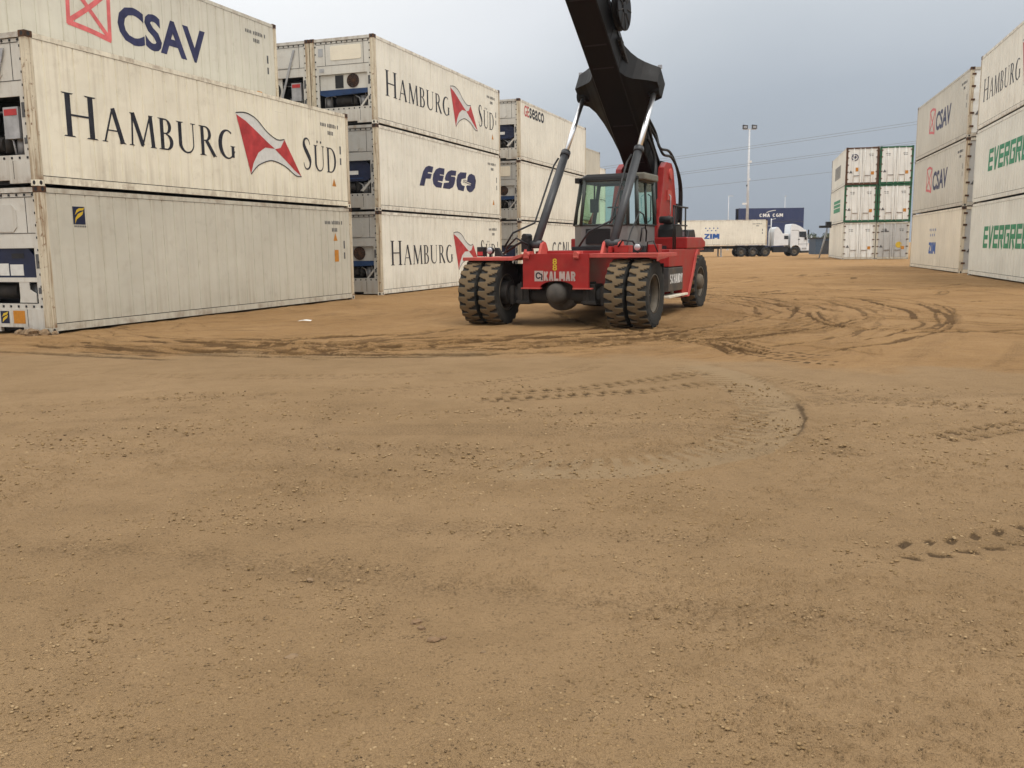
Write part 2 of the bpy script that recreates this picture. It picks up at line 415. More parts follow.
HS_POLYS = serif_line([('H',.86,0)]+[(c,.70,0) for c in 'AMBURG'], .76, 6.42, 1.02) + serif_line([('S',.90,0),('U',.74,1),('D',.74,0)], 9.50, 11.50, 1.02)
FLAG_RED = [[(6.45,2.164),(6.85,2.044),(7.34,1.814),(7.77,1.604),(8.12,1.454),(7.66,1.444),(7.34,1.284),(7.1,1.004),(6.96,.694)],
            [(8.6,1.744),(8.98,1.294),(9.39,.794),(9.05,.944),(8.58,1.204),(8.12,1.444),(8.39,1.504)]]
FLAG_WHITE = [[(6.43,2.204),(6.78,2.254),(7.08,2.224),(7.37,2.124),(7.79,1.864),(8.24,1.714),(8.6,1.754),(8.98,1.294),(9.39,.794),(9.09,.804),(8.56,1.024),(8.0,1.124),(7.63,1.064),(7.26,.924),(6.96,.694)]]
FLAG_LINE = stroke(smooth_pts([(6.43,2.204),(6.78,2.254),(7.08,2.224),(7.37,2.124),(7.79,1.864),(8.24,1.714),(8.6,1.754)]), .025) + stroke(smooth_pts([(6.96,.694),(7.26,.924),(7.63,1.064),(8.0,1.124),(8.56,1.024),(9.09,.804),(9.39,.794)]), .025)
FESCO = [[(3.32,1.034),(3.75,1.044),(3.91,1.324),(4.34,1.344),(4.46,1.534),(4.07,1.534),(4.16,1.584),(4.5,1.584),(4.62,1.814),(4.21,1.824),(3.92,1.754),(3.68,1.584)],
 [(5.71,1.824),(5.2,1.824),(4.86,1.734),(4.61,1.544),(4.52,1.334),(4.59,1.164),(4.84,1.054),(5.35,1.054),(5.46,1.254),(5.02,1.284),(5.03,1.314),(5.48,1.314),(5.62,1.544),(5.22,1.534),(5.24,1.574),(5.64,1.574)],
 [(6.91,1.824),(6.37,1.814),(6.04,1.734),(5.82,1.594),(5.71,1.444),(5.77,1.364),(6.14,1.364),(6.1,1.314),(5.6,1.264),(5.5,1.054),(6.17,1.054),(6.53,1.154),(6.7,1.314),(6.8,1.514),(6.72,1.574),(6.35,1.564),(6.37,1.604),(6.83,1.624)],
 [(8.02,1.834),(7.35,1.804),(7.05,1.684),(6.9,1.454),(6.91,1.234),(7.06,1.074),(7.65,1.044),(7.8,1.264),(7.48,1.284),(7.37,1.384),(7.47,1.534),(7.92,1.594)],
 [(8.57,1.824),(8.93,1.774),(9.08,1.554),(8.95,1.254),(8.62,1.074),(8.31,1.034),(8.05,1.104),(7.94,1.264),(8.06,1.314),(8.46,1.334),(8.51,1.424),(8.07,1.494),(8.12,1.654),(8.3,1.774)],
 [(7.64,1.504),(7.85,1.524),(8.11,1.484),(8.51,1.444),(8.51,1.414),(8.09,1.454),(7.85,1.504),(7.63,1.474)],
 [(7.59,1.434),(7.8,1.454),(8.06,1.414),(8.5,1.384),(8.5,1.354),(8.04,1.384),(7.8,1.424),(7.59,1.404)]]
def evergreen():
    x0, x1, y0, y1 = 2.45, 9.75, 1.12, 1.94
    n = 9; w = (x1-x0)/n; out = []; lw = .20; g = .09
    for i, c in enumerate('EVERGREEN'):
        a = x0+i*w; b = a+w-g; m = (y0+y1)/2; bar = .17
        def B(p, q, r, s): out.append([(p, r), (q, r), (q, s), (p, s)])
        if c == 'E':
            B(a, a+lw, y0, y1)
            for yy in (y0, m-bar/2, y1-bar): B(a+lw, b, yy, yy+bar)
        elif c == 'V':
            out += stroke([(a+lw/2, y1), ((a+b)/2, y0)], .19) + stroke([(b-lw/2, y1), ((a+b)/2+.001, y0)], .19)
        elif c == 'R':
            B(a, a+lw, y0, y1); B(a+lw, b, y1-bar, y1); B(b-lw, b, m, y1-bar); B(a+lw, b, m-bar/2, m+bar/2)
            out += stroke([(a+lw*1.9, m-bar/2), (b-lw/2, y0)], .19)
        elif c == 'G':
            B(a, a+lw, y0, y1); B(a+lw, b, y1-bar, y1); B(a+lw, b, y0, y0+bar); B(b-lw, b, y0+bar, m); B(a+lw*1.7, b, m, m+.12)
        elif c == 'N':
            B(a, a+lw, y0, y1); B(b-lw, b, y0, y1); out += stroke([(a+lw/2, y1-.02), (b-lw/2, y0+.02)], .2)
    return [[(x+(y-y0)*.10, y) for x, y in p] for p in out]
def csav_box(x0, x1, y0, y1):
    s = .12
    o = stroke([(x0+.03,y0+.12),(x0+.08,y1)], s)+stroke(smooth_pts([(x0,y1-.04),((x0+x1)/2,y1+.03),(x1,y1-.1)]), s)+stroke([(x1-.04,y1-.05),(x1-.08,y0)], s)
    o += stroke(smooth_pts([(x0,y0+.16),((x0+x1)/2,y0+.10),(x1-.04,y0)]), s)
    o += stroke([(x0+.08,y1-.05),(x1-.1,y0+.05)], s)+stroke(smooth_pts([(x0+.05,y0+.2),((x0+x1)/2,(y0+y1)/2+.02),(x1-.06,y1-.1)]), s)
    return o
def mark_mesh(geo, face, d):
    """face 'side': x = +d, text along +y ; 'near': y = -d ; 'far': y = +d"""
    v, f = geo; mb = MB()
    if face == 'side': vv = [(d+p[2], p[0], p[1]) for p in v]
    elif face == 'near': vv = [(p[0], -d-p[2], p[1]) for p in v]
    else: vv = [(-p[0], d+p[2], p[1]) for p in v]
    me = bpy.data.meshes.new('mark'); me.from_pydata(vv, [], f); me.materials.append(None)
    return me
CL, CW, CH = 12.192, 2.438, 2.896
SD = CW/2-.010+.003
def shift(polys): return [[(x-CL/2, y) for x, y in p] for p in polys]
MARK = {}
def mk(key, fn, face='side', d=SD):
    if key not in MARK: MARK[key] = mark_mesh(fn(), face, d)
    return MARK[key]
TEXTS = {
 'CSAV': lambda: font2d('CSAV', 5.22-CL/2, 8.62-CL/2, 1.02, 1.95, .032),
 'ZIM': lambda: blocktext('ZIM', 5.15-CL/2, 6.85-CL/2, .80, 1.36, .24, .04),
 'GE': lambda: font2d('GE', .72-CL/2, 1.45-CL/2, 2.15, 2.68, .02),
 'SEACO': lambda: font2d('seaco', 1.52-CL/2, 3.9-CL/2, 2.15, 2.66, .02),
 'CGM': lambda: blocktext('CMA CGM', 3.9-CL/2, 8.3-CL/2, 1.05, 1.75, .21, .12),
 'UASC': lambda: font2d('UASC', 3.2-CL/2, 8.6-CL/2, .95, 1.75, .04),
 'GREENBOX': lambda: polys2d(shift([[(3.4,.95),(9.0,.95),(9.0,1.3),(3.4,1.3)],[(3.4,1.38),(9.0,1.38),(9.0,1.62),(3.4,1.62)],[(3.4,1.7),(9.0,1.7),(9.0,1.95),(3.4,1.95)]])),
 'CCAU': lambda: blocktext('CCNI', 5.3-CL/2, 8.5-CL/2, 1.05, 1.86, .13, .14),
}
def side_marks(root, kinds):
    def p(name, me, mat): return link(name, me, M[mat], root)
    if 'HS' in kinds:
        p('lettering', mk('hs', lambda: polys2d(shift(HS_POLYS))), 'ink')
        em = p('flag_emblem', mk('flw', lambda: polys2d(shift(FLAG_WHITE)), d=SD), 'sticker')
        link('flag_field', mk('flr', lambda: polys2d(shift(FLAG_RED)), d=SD+.003), M['inkred'], em)
        link('flag_outline', mk('fll', lambda: polys2d(shift(FLAG_LINE)), d=SD+.006), M['ink'], em)
    if 'FESCO' in kinds: p('lettering', mk('fesco', lambda: polys2d(shift(FESCO))), 'inkblue')
    if 'CSAV' in kinds:
        p('lettering', mk('csav', TEXTS['CSAV']), 'inkblue')
        p('box_emblem', mk('csavb', lambda: polys2d(shift(csav_box(3.6, 5.0, .98, 2.2)))), 'inkpink')
    if 'EVERGREEN' in kinds: p('lettering', mk('ev', lambda: polys2d(shift(evergreen()))), 'inkgreen')
    if 'ZIM' in kinds:
        p('lettering', mk('zim', TEXTS['ZIM']), 'inkzim')
        def stars():
            o = []
            for i in range(4): o.append((5.3+i*.45, 1.98))
            for i in range(3): o.append((5.52+i*.45, 1.72))
            return polys2d(shift([[(x+.075*math.cos(R(a)), y+.075*math.sin(R(a))) for a in range(0, 360, 45)] for x, y in o]))
        p('star_row', mk('zimst', stars), 'inkzim')
    if 'GESEACO' in kinds:
        p('lettering', mk('ge', TEXTS['GE']), 'inkred'); p('lettering', mk('seaco', TEXTS['SEACO']), 'ink')
    if 'CGM' in kinds:
        p('lettering', mk('cgm', TEXTS['CGM']), 'white')
        p('arc_emblem', mk('cgma', lambda: polys2d(shift(stroke(smooth_pts([(5.2,1.95),(5.9,2.25),(6.9,2.42)]), .12)))), 'white')
    if 'UASC' in kinds: p('lettering', mk('uasc', TEXTS['UASC']), 'inkblue')
    if 'GREENBOX' in kinds: p('green_panel_marking', mk('gbox', TEXTS['GREENBOX']), 'inkgreen')
    if 'SMUDGE' in kinds: p('faded_marking', mk('smu', lambda: polys2d(shift([[(3.2+i*.62,.85),(3.6+i*.62,.85),(3.8+i*.62,1.9),(3.35+i*.62,1.9)] for i in range(8)]))), 'inkgrey')
    if 'CCAU' in kinds:
        p('lettering', mk('ccau', TEXTS['CCAU']), 'inkgrey')
        p('round_emblem', mk('ccaur', lambda: polys2d(shift([[(3.9+.5*math.cos(R(a)), 1.45+.42*math.sin(R(a))) for a in range(0, 360, 15)]]))), 'inkpink')
    if 'ID' in kinds:
        def ids():
            o = []; r_ = random.Random(4)
            x = 10.55
            for i in range(11):
                if i in (4, 10): x += .06
                o.append([(x, 2.36), (x+.055, 2.36), (x+.055, 2.36+.11-(.03 if r_.random() < .4 else 0)), (x, 2.47)]); x += .085
            x = 10.95
            for i in range(4): o.append([(x, 2.14), (x+.055, 2.14), (x+.055, 2.25), (x, 2.25)]); x += .085
            for yy in (1.62, 1.66, 1.30): o.append([(11.62, yy), (11.70, yy), (11.70, yy+.20), (11.62, yy+.20)])
            return polys2d(shift(o))
        p('id_marking', mk('ids', ids), 'inkgrey')
    if 'TRI' in kinds:
        p('warning_triangle', mk('tri', lambda: polys2d(shift([[(11.10,.62),(11.34,.62),(11.22,.86)]]))), 'orange')
    if 'TRI2' in kinds:
        p('warning_triangle', mk('tri2', lambda: polys2d(shift([[(11.02,1.86),(11.26,1.86),(11.14,2.10)]]))), 'orange')
        p('warning_sticker', mk('wst', lambda: polys2d(shift([[(11.06,1.22),(11.3,1.22),(11.3,1.58),(11.06,1.58)]]))), 'orange')
    if 'LOWSTICK' in kinds: p('warning_sticker', mk('lst', lambda: polys2d(shift([[(11.0,.42),(11.28,.42),(11.28,.70),(11.0,.70)]]))), 'orange')
    if 'FLOGO' in kinds:
        e_ = link('warning_sticker', mk('fe1', lambda: polys2d([[(.25,.20),(.56,.20),(.56,.46),(.25,.46)]]), 'near', HY-.017), M['orange'], root)
        e_ = link('company_sticker', mk('fe0', lambda: polys2d([[(-.09,.20),(.14,.20),(.14,.45),(-.09,.45)]]), 'near', HY-.017), M['navy'], root)
        link('yellow_mark', mk('fe2', lambda: polys2d([[(-.05,.22),(-.03,.30),(.03,.34),(.11,.37),(.08,.31),(.01,.27)],[(-.05,.33),(-.01,.40),(.06,.42),(.12,.44),(.09,.38),(.02,.36)]]), 'near', HY-.014), M['yellow'], e_)
        f = p('company_sticker', mk('fl0', lambda: polys2d(shift([[(.80,2.17),(1.12,2.17),(1.12,2.53),(.80,2.53)]]))), 'navy')
        def st():
            a = [(.84,2.18),(.86,2.30),(.93,2.38),(1.02,2.42),(1.08,2.44),(1.05,2.37),(.97,2.32),(.89,2.27)]
            b = [(.85,2.36),(.90,2.46),(.97,2.50),(1.06,2.50),(1.11,2.52),(1.08,2.46),(.99,2.45),(.91,2.41)]
            return polys2d(shift([a, b]))
        link('yellow_mark', mk('fl1', st, d=SD+.003), M['yellow'], f)
        link('sticker_text', mk('fl2', lambda: polys2d(shift([[(.82+i*.045,2.115),(.85+i*.045,2.115),(.85+i*.045,2.15),(.82+i*.045,2.15)] for i in range(7)]))), M['inkgrey'], f)

# ------------------------------------------------------------------ refrigerated container
CM = {}
def cm(key, fn):
    if key not in CM: CM[key] = fn().mesh(key)
    return CM[key]
HX, HY = CW/2, CL/2
def m_fitting():
    return MB().prism([(-.081,-.089),(.081,-.089),(.081,.089),(-.081,.089)], 'z', 0, .118)
def m_fitting_hole():
    mb = MB()
    for s in (-1, 1):
        mb.prism([(.036*math.cos(R(a)), .06+.036*math.sin(R(a))*1.2) for a in range(0, 360, 30)], 'y', s*.0905, s*.0885)
        mb.prism([(.036*math.cos(R(a)), .06+.036*math.sin(R(a))*1.2) for a in range(0, 360, 30)], 'x', s*.0825, s*.0805)
    return mb
def m_side(s):
    mb = MB(); x1 = HX-.010; dx = .014
    ys = [-HY+.165]; off = [0]
    y = -HY+.40
    while y < HY-.25:
        for dy, o in ((-.017,0), (-.009,dx), (.009,dx), (.017,0)): ys.append(y+dy); off.append(o)
        y += .381
    ys.append(HY-.165); off.append(0)
    v = []
    for q, o in zip(ys, off):
        for z in (.205, 2.765): v.append((s*(x1-o), q, z))
    mb.add(v, [(2*i, 2*i+2, 2*i+3, 2*i+1) for i in range(len(ys)-1)])
    return mb
def m_sidecore(s):
    # dark gap behind panel edges: the recess between panel and rails
    return MB().box(s*(HX-.03) if s < 0 else HX-.05, -HX+.05 if s < 0 else HX-.03, -HY+.10, HY-.10, .12, 2.82)
def m_rail(s, top):
    mb = MB(); a, b = (HX-.055, HX-.002) if s > 0 else (-HX+.002, -HX+.055)
    if top: mb.box(a, b, -HY+.165, HY-.165, 2.772, 2.868)
    else: mb.box(a, b, -HY+.165, HY-.165, .050, .188)
    return mb
def m_post(sx, sy):
    mb = MB()
    x0, x1 = (HX-.15, HX-.003) if sx > 0 else (-HX+.003, -HX+.15)
    y0, y1 = (HY-.16, HY-.004) if sy > 0 else (-HY+.004, -HY+.16)
    return mb.box(x0, x1, y0, y1, .121, CH-.125)
def m_roof():
    mb = MB(); v = []; n = 40
    for i in range(n+1):
        y = -HY+.1+(CL-.2)*i/n
        for x in (-HX+.02, HX-.02): v.append((x, y, 2.870+(.006 if i % 2 else 0)))
    return mb.add(v, [(2*i, 2*i+1, 2*i+3, 2*i+2) for i in range(n)])
def m_under(): return MB().box(-HX+.06, HX-.06, -HY+.12, HY-.12, .05, .12)
YF = -HY
def m_header(): return MB().box(-HX+.165, HX-.165, YF+.01, YF+.12, 2.78, 2.875)
def m_unit_panel():
    mb = MB()
    mb.box(-1.06, 1.06, YF+.035, YF+.09, 1.72, 2.765)           # upper face
    mb.box(-1.06, -.93, YF+.035, YF+.09, .60, 1.72); mb.box(.93, 1.06, YF+.035, YF+.09, .60, 1.72)
    mb.box(-1.06, 1.06, YF+.032, YF+.09, .50, .60)
    mb.box(-.93, .93, YF+.035, YF+.075, 1.70, 1.72)
    return mb
def m_unit_sill():
    mb = MB(); mb.box(-1.07, 1.07, YF+.02, YF+.10, .125, .50)
    mb.box(-.35, -.12, YF+.02, YF+.10, .035, .125); mb.box(.5, 1.07, YF+.02, YF+.10, .06, .125); mb.box(-1.07, -.9, YF+.02, YF+.10, .04, .125)
    return mb
def m_bolts():
    mb = MB(); y0, y1 = YF+.028, YF+.036
    for i in range(11):
        x = -1.0+.2*i
        for z in (2.735, .545): mb.box(x-.022, x+.022, y0-.004, y1, z-.022, z+.022)
    for i in range(9):
        z = .7+.24*i
        for x in (-1.035, 1.035): mb.box(x-.022, x+.022, y0, y1, z-.022, z+.022)
    return mb
def m_recess():
    # open dark box: five inner faces
    x, y0, y1, z0, z1 = .93, YF+.06, YF+.62, .60, 1.72
    v = [(-x,y0,z0),(x,y0,z0),(x,y0,z1),(-x,y0,z1),(-x,y1,z0),(x,y1,z0),(x,y1,z1),(-x,y1,z1)]
    return MB().add(v, [(4,5,6,7),(0,1,5,4),(3,7,6,2),(0,4,7,3),(1,2,6,5)])
def m_hatch(x0, x1, z0, z1, c=.08):
    p = [(x0+c,z0),(x1-c,z0),(x1,z0+c),(x1,z1-c),(x1-c,z1),(x0+c,z1),(x0,z1-c),(x0,z0+c)]
    return MB().prism(p, 'y', YF+.022, YF+.034)
def disc(cx, cz, r, y0, y1, n=28): return MB().prism([(cx+r*math.cos(2*math.pi*i/n), cz+r*math.sin(2*math.pi*i/n)) for i in range(n)], 'y', y0, y1)
def m_grille(cx, cz, r):
    mb = MB()
    for k in range(1, 5): mb.lathe([(r*k/4-.008, -.004), (r*k/4+.008, -.004), (r*k/4+.008, .006), (r*k/4-.008, .006)], 'y', (cx, YF+.085, cz), 28, True)
    for k in range(6):
        a = math.pi*k/6
        mb.cyl((cx-r*math.cos(a), YF+.08, cz-r*math.sin(a)), (cx+r*math.cos(a), YF+.08, cz+r*math.sin(a)), .008, n=6)
    return mb
def unit_end(root, kind, pw, hatch=1):
    L_ = lambda n, k, f, m, par=root: link(n, cm(k, f), M[m] if isinstance(m, str) else m, par)
    L_('end_header', 'header', m_header, pw)
    face = L_('unit_panel', 'unit_panel', m_unit_panel, pw)
    L_('unit_sill', 'unit_sill', m_unit_sill, pw)
    L_('bolt_pattern', 'bolts', m_bolts, 'dark', face)
    L_('panel_seam', 'seams', lambda: MB().box(-1.0,1.0,YF+.030,YF+.036,1.985,1.997).box(-1.0,1.0,YF+.030,YF+.036,2.685,2.697).box(-.66,-.648,YF+.030,YF+.036,2.0,2.68).box(.80,.812,YF+.030,YF+.036,2.0,2.68).box(-.30,-.288,YF+.028,YF+.034,.14,.49).box(.62,.632,YF+.018,YF+.024,.14,.49), 'dusty_dark', face)
    L_('data_plate', 'dplate', lambda: MB().box(-.92,-.74,YF+.026,YF+.034,2.30,2.56).box(-.9,-.72,YF+.026,YF+.034,1.78,1.90), 'ltsteel', face)
    L_('side_label', 'slabel', lambda: MB().box(.955,1.03,YF+.030,YF+.034,1.30,1.58).box(.955,1.03,YF+.030,YF+.034,.80,.92), 'inkgrey', face)
    rec = L_('machinery_recess', 'recess', m_recess, 'dark')
    if hatch == 1: L_('inspection_hatch', 'hatch1', lambda: m_hatch(-.45, .72, 2.15, 2.62, .04), 'sand', face)
    else: L_('inspection_hatch', 'hatch2', lambda: m_hatch(-.1, .55, 2.02, 2.55, .10), pw, face)
    comp = L_('compressor', 'compr', lambda: MB().cyl((-.35, YF+.30, .84), (.25, YF+.30, .84), .16).cyl((.35, YF+.25, .66), (.35, YF+.25, 1.0), .09), 'dusty_dark', rec)
    L_('pipework', 'pipes', lambda: MB().tube([(-.8,YF+.2,.62),(-.8,YF+.2,.95),(-.6,YF+.22,1.05),(-.4,YF+.25,.98)], .022).tube([(.6,YF+.15,.62),(.55,YF+.15,.9),(.3,YF+.2,1.02)], .02).tube([(-.6,YF+.3,.62),(-.55,YF+.2,1.2),(-.2,YF+.3,1.5),(.4,YF+.3,1.45),(.75,YF+.2,1.1),(.8,YF+.2,.65)], .018).cyl((.62,YF+.3,.62),(.62,YF+.3,.98),.10).cyl((-.72,YF+.35,.66),(-.72,YF+.35,1.0),.12), 'ltsteel', rec)
    if kind == 'navy':
        cov = L_('navy_cover', 'navycov', lambda: MB().prism([(-.92,1.02),(.70,1.02),(.92,1.16),(.92,1.48),(.70,1.71),(-.92,1.71)], 'y', YF+.10, YF+.18), 'navy')
        L_('service_sticker', 'ns1', lambda: MB().box(-.55,-.05,YF+.092,YF+.099,1.50,1.66), 'unitdk', cov)
        L_('service_sticker', 'ns2', lambda: MB().box(-.40,.42,YF+.092,YF+.099,1.24,1.37), 'sticker', cov)
        L_('blue_stripe', 'ns3', lambda: MB().box(.05,.60,YF+.092,YF+.099,1.10,1.13), 'blue', cov)
        L_('diagonal_stay', 'ns4', lambda: MB().prism([(.50,.70),(.62,.66),(.92,.98),(.92,1.06)], 'y', YF+.05, YF+.07), pw)
    elif kind == 'blue':
        cov = L_('navy_cover', 'bluecov', lambda: MB().prism([(-.92,1.12),(.92,1.12),(.92,1.50),(.74,1.70),(-.74,1.70),(-.92,1.50)], 'y', YF+.065, YF+.13), 'navy')
        L_('service_sticker', 'bs1', lambda: MB().box(-.05,.20,YF+.058,YF+.064,1.16,1.40), 'sticker', cov)
        L_('service_sticker', 'bs2', lambda: MB().box(.24,.58,YF+.058,YF+.064,1.16,1.38), 'sticker', cov)
        L_('vent_slot', 'bs3', lambda: MB().box(.30,.62,YF+.058,YF+.064,1.50,1.60), 'dark', cov)
        L_('shelf_bar', 'shelf', lambda: MB().box(-.93,.93,YF+.05,YF+.12,1.03,1.12), pw)
        L_('hose_bracket', 'brk', lambda: MB().prism([(.42,.62),(.86,.62),(.86,.80),(.70,.88),(.70,1.03),(.44,1.03),(.44,.74)], 'y', YF+.055, YF+.075), pw)
    elif kind == 'fan':
        pl = L_('condenser_panel', 'fanp', lambda: MB().box(-.92,.92,YF+.10,YF+.15,1.20,1.70), pw)
        L_('fan_opening', 'fano', lambda: disc(.35,1.46,.225,YF+.088,YF+.098), 'dark', pl)
        L_('fan_grille', 'fang', lambda: m_grille(.35,1.46,.225), 'rust', pl)
        L_('control_display', 'fanw', lambda: MB().box(-.33,-.02,YF+.085,YF+.099,1.24,1.66), 'dark', pl)
        L_('blue_band', 'fanb', lambda: MB().prism([(-.92,1.05),(-.7,.98),(.92,1.04),(.92,1.19),(-.92,1.19)], 'y', YF+.06, YF+.12), 'blue')
        L_('diagonal_stay', 'fans', lambda: MB().prism([(.62,.60),(.70,.60),(.93,.86),(.93,.95)], 'y', YF+.05, YF+.07), pw)
    else:
        L_('condenser_panel', 'boxp', lambda: MB().box(-.92,.05,YF+.10,YF+.15,.98,1.70), pw)
        L_('fan_opening', 'boxo', lambda: disc(-.32,1.30,.30,YF+.088,YF+.098), 'dark')
        L_('fan_grille', 'boxg', lambda: m_grille(-.32,1.30,.30), 'dusty_dark')
        cb = L_('control_box', 'boxc', lambda: MB().box(.42,.80,YF+.08,YF+.24,.92,1.52), 'ltsteel')
        L_('orange_label', 'boxl', lambda: MB().box(.45,.77,YF+.072,YF+.079,1.36,1.48), 'inkred', cb)
        L_('diagonal_stay', 'boxs', lambda: MB().prism([(-.10,.60),(-.02,.60),(.66,2.60),(.58,2.60)], 'y', YF-.005, YF+.015), 'ltsteel')
def m_doorleaf(s):
    mb = MB(); a, b = (.012, 1.085) if s > 0 else (-1.085, -.012)
    return mb.box(a, b, HY-.075, HY-.03, .19, 2.755)
def m_doorrib(s):
    mb = MB()
    for x in (.27, .80):
        mb.box(s*x-.008, s*x+.008, HY-.03, HY-.026, .22, 2.72)
    return mb
def m_lockbar(x): 
    mb = MB().cyl((x, HY-.005, .10), (x, HY-.005, 2.82), .018, n=8)
    for z in (.5, 1.1, 1.9, 2.5): mb.box(x-.05, x+.05, HY-.03, HY+.004, z-.03, z+.03)
    return mb
def m_hinge(s, z): return MB().box(*( (1.0, 1.16) if s > 0 else (-1.16, -1.0)), HY-.03, HY+.004, z-.04, z+.04)
def door_end(root, dm, fm, mark=None):
    L_ = lambda n, k, f, m, par=root: link(n, cm(k, f), M[m] if isinstance(m, str) else m, par)
    L_('door_header', 'dhead', lambda: MB().box(-HX+.15, HX-.15, HY-.12, HY-.004, 2.765, 2.875), fm)
    L_('door_sill', 'dsill', lambda: MB().box(-HX+.15, HX-.15, HY-.12, HY-.004, .03, .18), fm)
    L_('door_gasket', 'dgask', lambda: MB().box(-1.09, 1.09, HY-.12, HY-.08, .18, 2.76), 'dark')
    for s in (-1, 1):
        d = L_('door', 'door%d' % s, lambda: m_doorleaf(s), dm)
        L_('panel_joint', 'drib%d' % s, lambda: m_doorrib(s), 'doorgrey', d)
        for x in (.16, .64): L_('locking_bar', 'lb%.2f' % (s*x), lambda: m_lockbar(s*x), dm, d)
        L_('handle', 'dh%d' % s, lambda: MB().box(s*.40-.2, s*.40+.2, HY-.012, HY+.012, .70, .735), 'rust', d)
        for z in (.45, 1.0, 1.55, 2.1, 2.6): L_('hinge', 'hg%d%.1f' % (s, z), lambda: m_hinge(s, z), 'rust', d)
        L_('placard', 'plc%d' % s, lambda: MB().box(-.88, -.66, HY-.022, HY-.018, .78, 1.02) if s < 0 else MB().prism([(.70,.92),(.96,.92),(.83,1.14)], 'y', HY-.022, HY-.018), 'inkgrey' if s > 0 else 'orange', d)
        L_('door_marking', 'dmk%d' % s, lambda: MB().box(s*.62-.16, s*.62+.16, HY-.022, HY-.018, 2.32, 2.36).box(s*.62-.16, s*.62+.12, HY-.022, HY-.018, 2.20, 2.24), 'inkgrey', d)
    if mark == 'ring':
        e = L_('ring_emblem', 'ringe', lambda: MB().lathe([(.20,-.004),(.26,-.004),(.26,.004),(.20,.004)], 'y', (.56, HY-.012, 2.12), 28, True).box(.44,.68,HY-.016,HY-.01,2.08,2.16).box(.52,.60,HY-.016,HY-.01,2.0,2.24), 'inkblue')
        L_('warning_sticker', 'ringw', lambda: MB().box(.28,.48,HY-.022,HY-.016,1.05,1.34), 'orange', e)
    if mark == 'crane':
        L_('ship_emblem', 'shipe', lambda: MB().box(.30,.86,HY-.022,HY-.012,2.12,2.22).prism([(.42,2.22),(.60,2.22),(.52,2.42)], 'y', HY-.021, HY-.012), 'inkgrey')
        L_('yellow_sticker', 'shipy', lambda: disc(-.48, 1.12, .24, HY-.022, HY-.016), 'yellow')
def container(x, y, z, rz, side='warm', label='', group=None, unit='blue', unitmat='unit', marks=(), frame=None, doors='door', hatch=2, doormark=None, ends='both', jit=True):
    root = empty('refrigerated_container', (x, y, z), rz, label, 'container', group)
    if jit:
        r_ = random.Random(int(x*971)+int(z*37)+int(y*13)); root.location.x += r_.uniform(-.012, .012); root.location.y += r_.uniform(-.015, .015)
    sm = M[side]; fm = M[frame] if frame else sm; pm = M[frame] if frame else (M['post'] if side in ('cream', 'warm', 'silver', 'grey', 'sand') else sm)
    for s in (-1, 1):
        sp = link('side_panel', cm('side%d' % s, lambda: m_side(s)), sm, root)
        link('panel_gap', cm('core%d' % s, lambda: m_sidecore(s)), M['dark'], sp)
        link('top_rail', cm('railt%d' % s, lambda: m_rail(s, 1)), sm, root)
        link('bottom_rail', cm('railb%d' % s, lambda: m_rail(s, 0)), sm, root)
        for e in (-1, 1):
            link('corner_post', cm('post%d%d' % (s, e), lambda: m_post(s, e)), pm, root)
            for top in (0, 1):
                c = link('corner_fitting', cm('fit', m_fitting), fm if (frame or not top) else M['rust'], root)
                c.location = (s*(HX-.081), e*(HY-.089), (CH-.119) if top else .001)
                h = link('fitting_hole', cm('fith', m_fitting_hole), M['dark'], c)
    link('roof', cm('roof', m_roof), sm, root)
    link('underframe', cm('under', m_under), M['dark'], root)
    if ends in ('both', 'unit'): unit_end(root, unit, M[unitmat], hatch)
    if ends in ('both', 'door'): door_end(root, doors, fm, doormark)
    side_marks(root, marks)
    return root
# ------------------------------------------------------------------ camera
cam = bpy.data.cameras.new('camera'); cam_o = bpy.data.objects.new('camera', cam); COL.objects.link(cam_o)
scene.camera = cam_o
cam.sensor_width = 36; cam.lens = 906.955/1024*36; cam.clip_end = 6000; cam.clip_start = .05
CAMH = 1.62144
def cam_matrix():
    pi_, ro = R(8.61928), R(-.66644)
    fw = Vector((0, math.cos(pi_), -math.sin(pi_))); up = Vector((0, math.sin(pi_), math.cos(pi_))); r = Vector((1, 0, 0))
    r2 = r*math.cos(ro)+up*math.sin(ro); u2 = -r*math.sin(ro)+up*math.cos(ro)
    m = Matrix((r2, u2, -fw)).transposed().to_4x4(); m.translation = (0, 0, CAMH); return m
cam_o.matrix_world = cam_matrix()

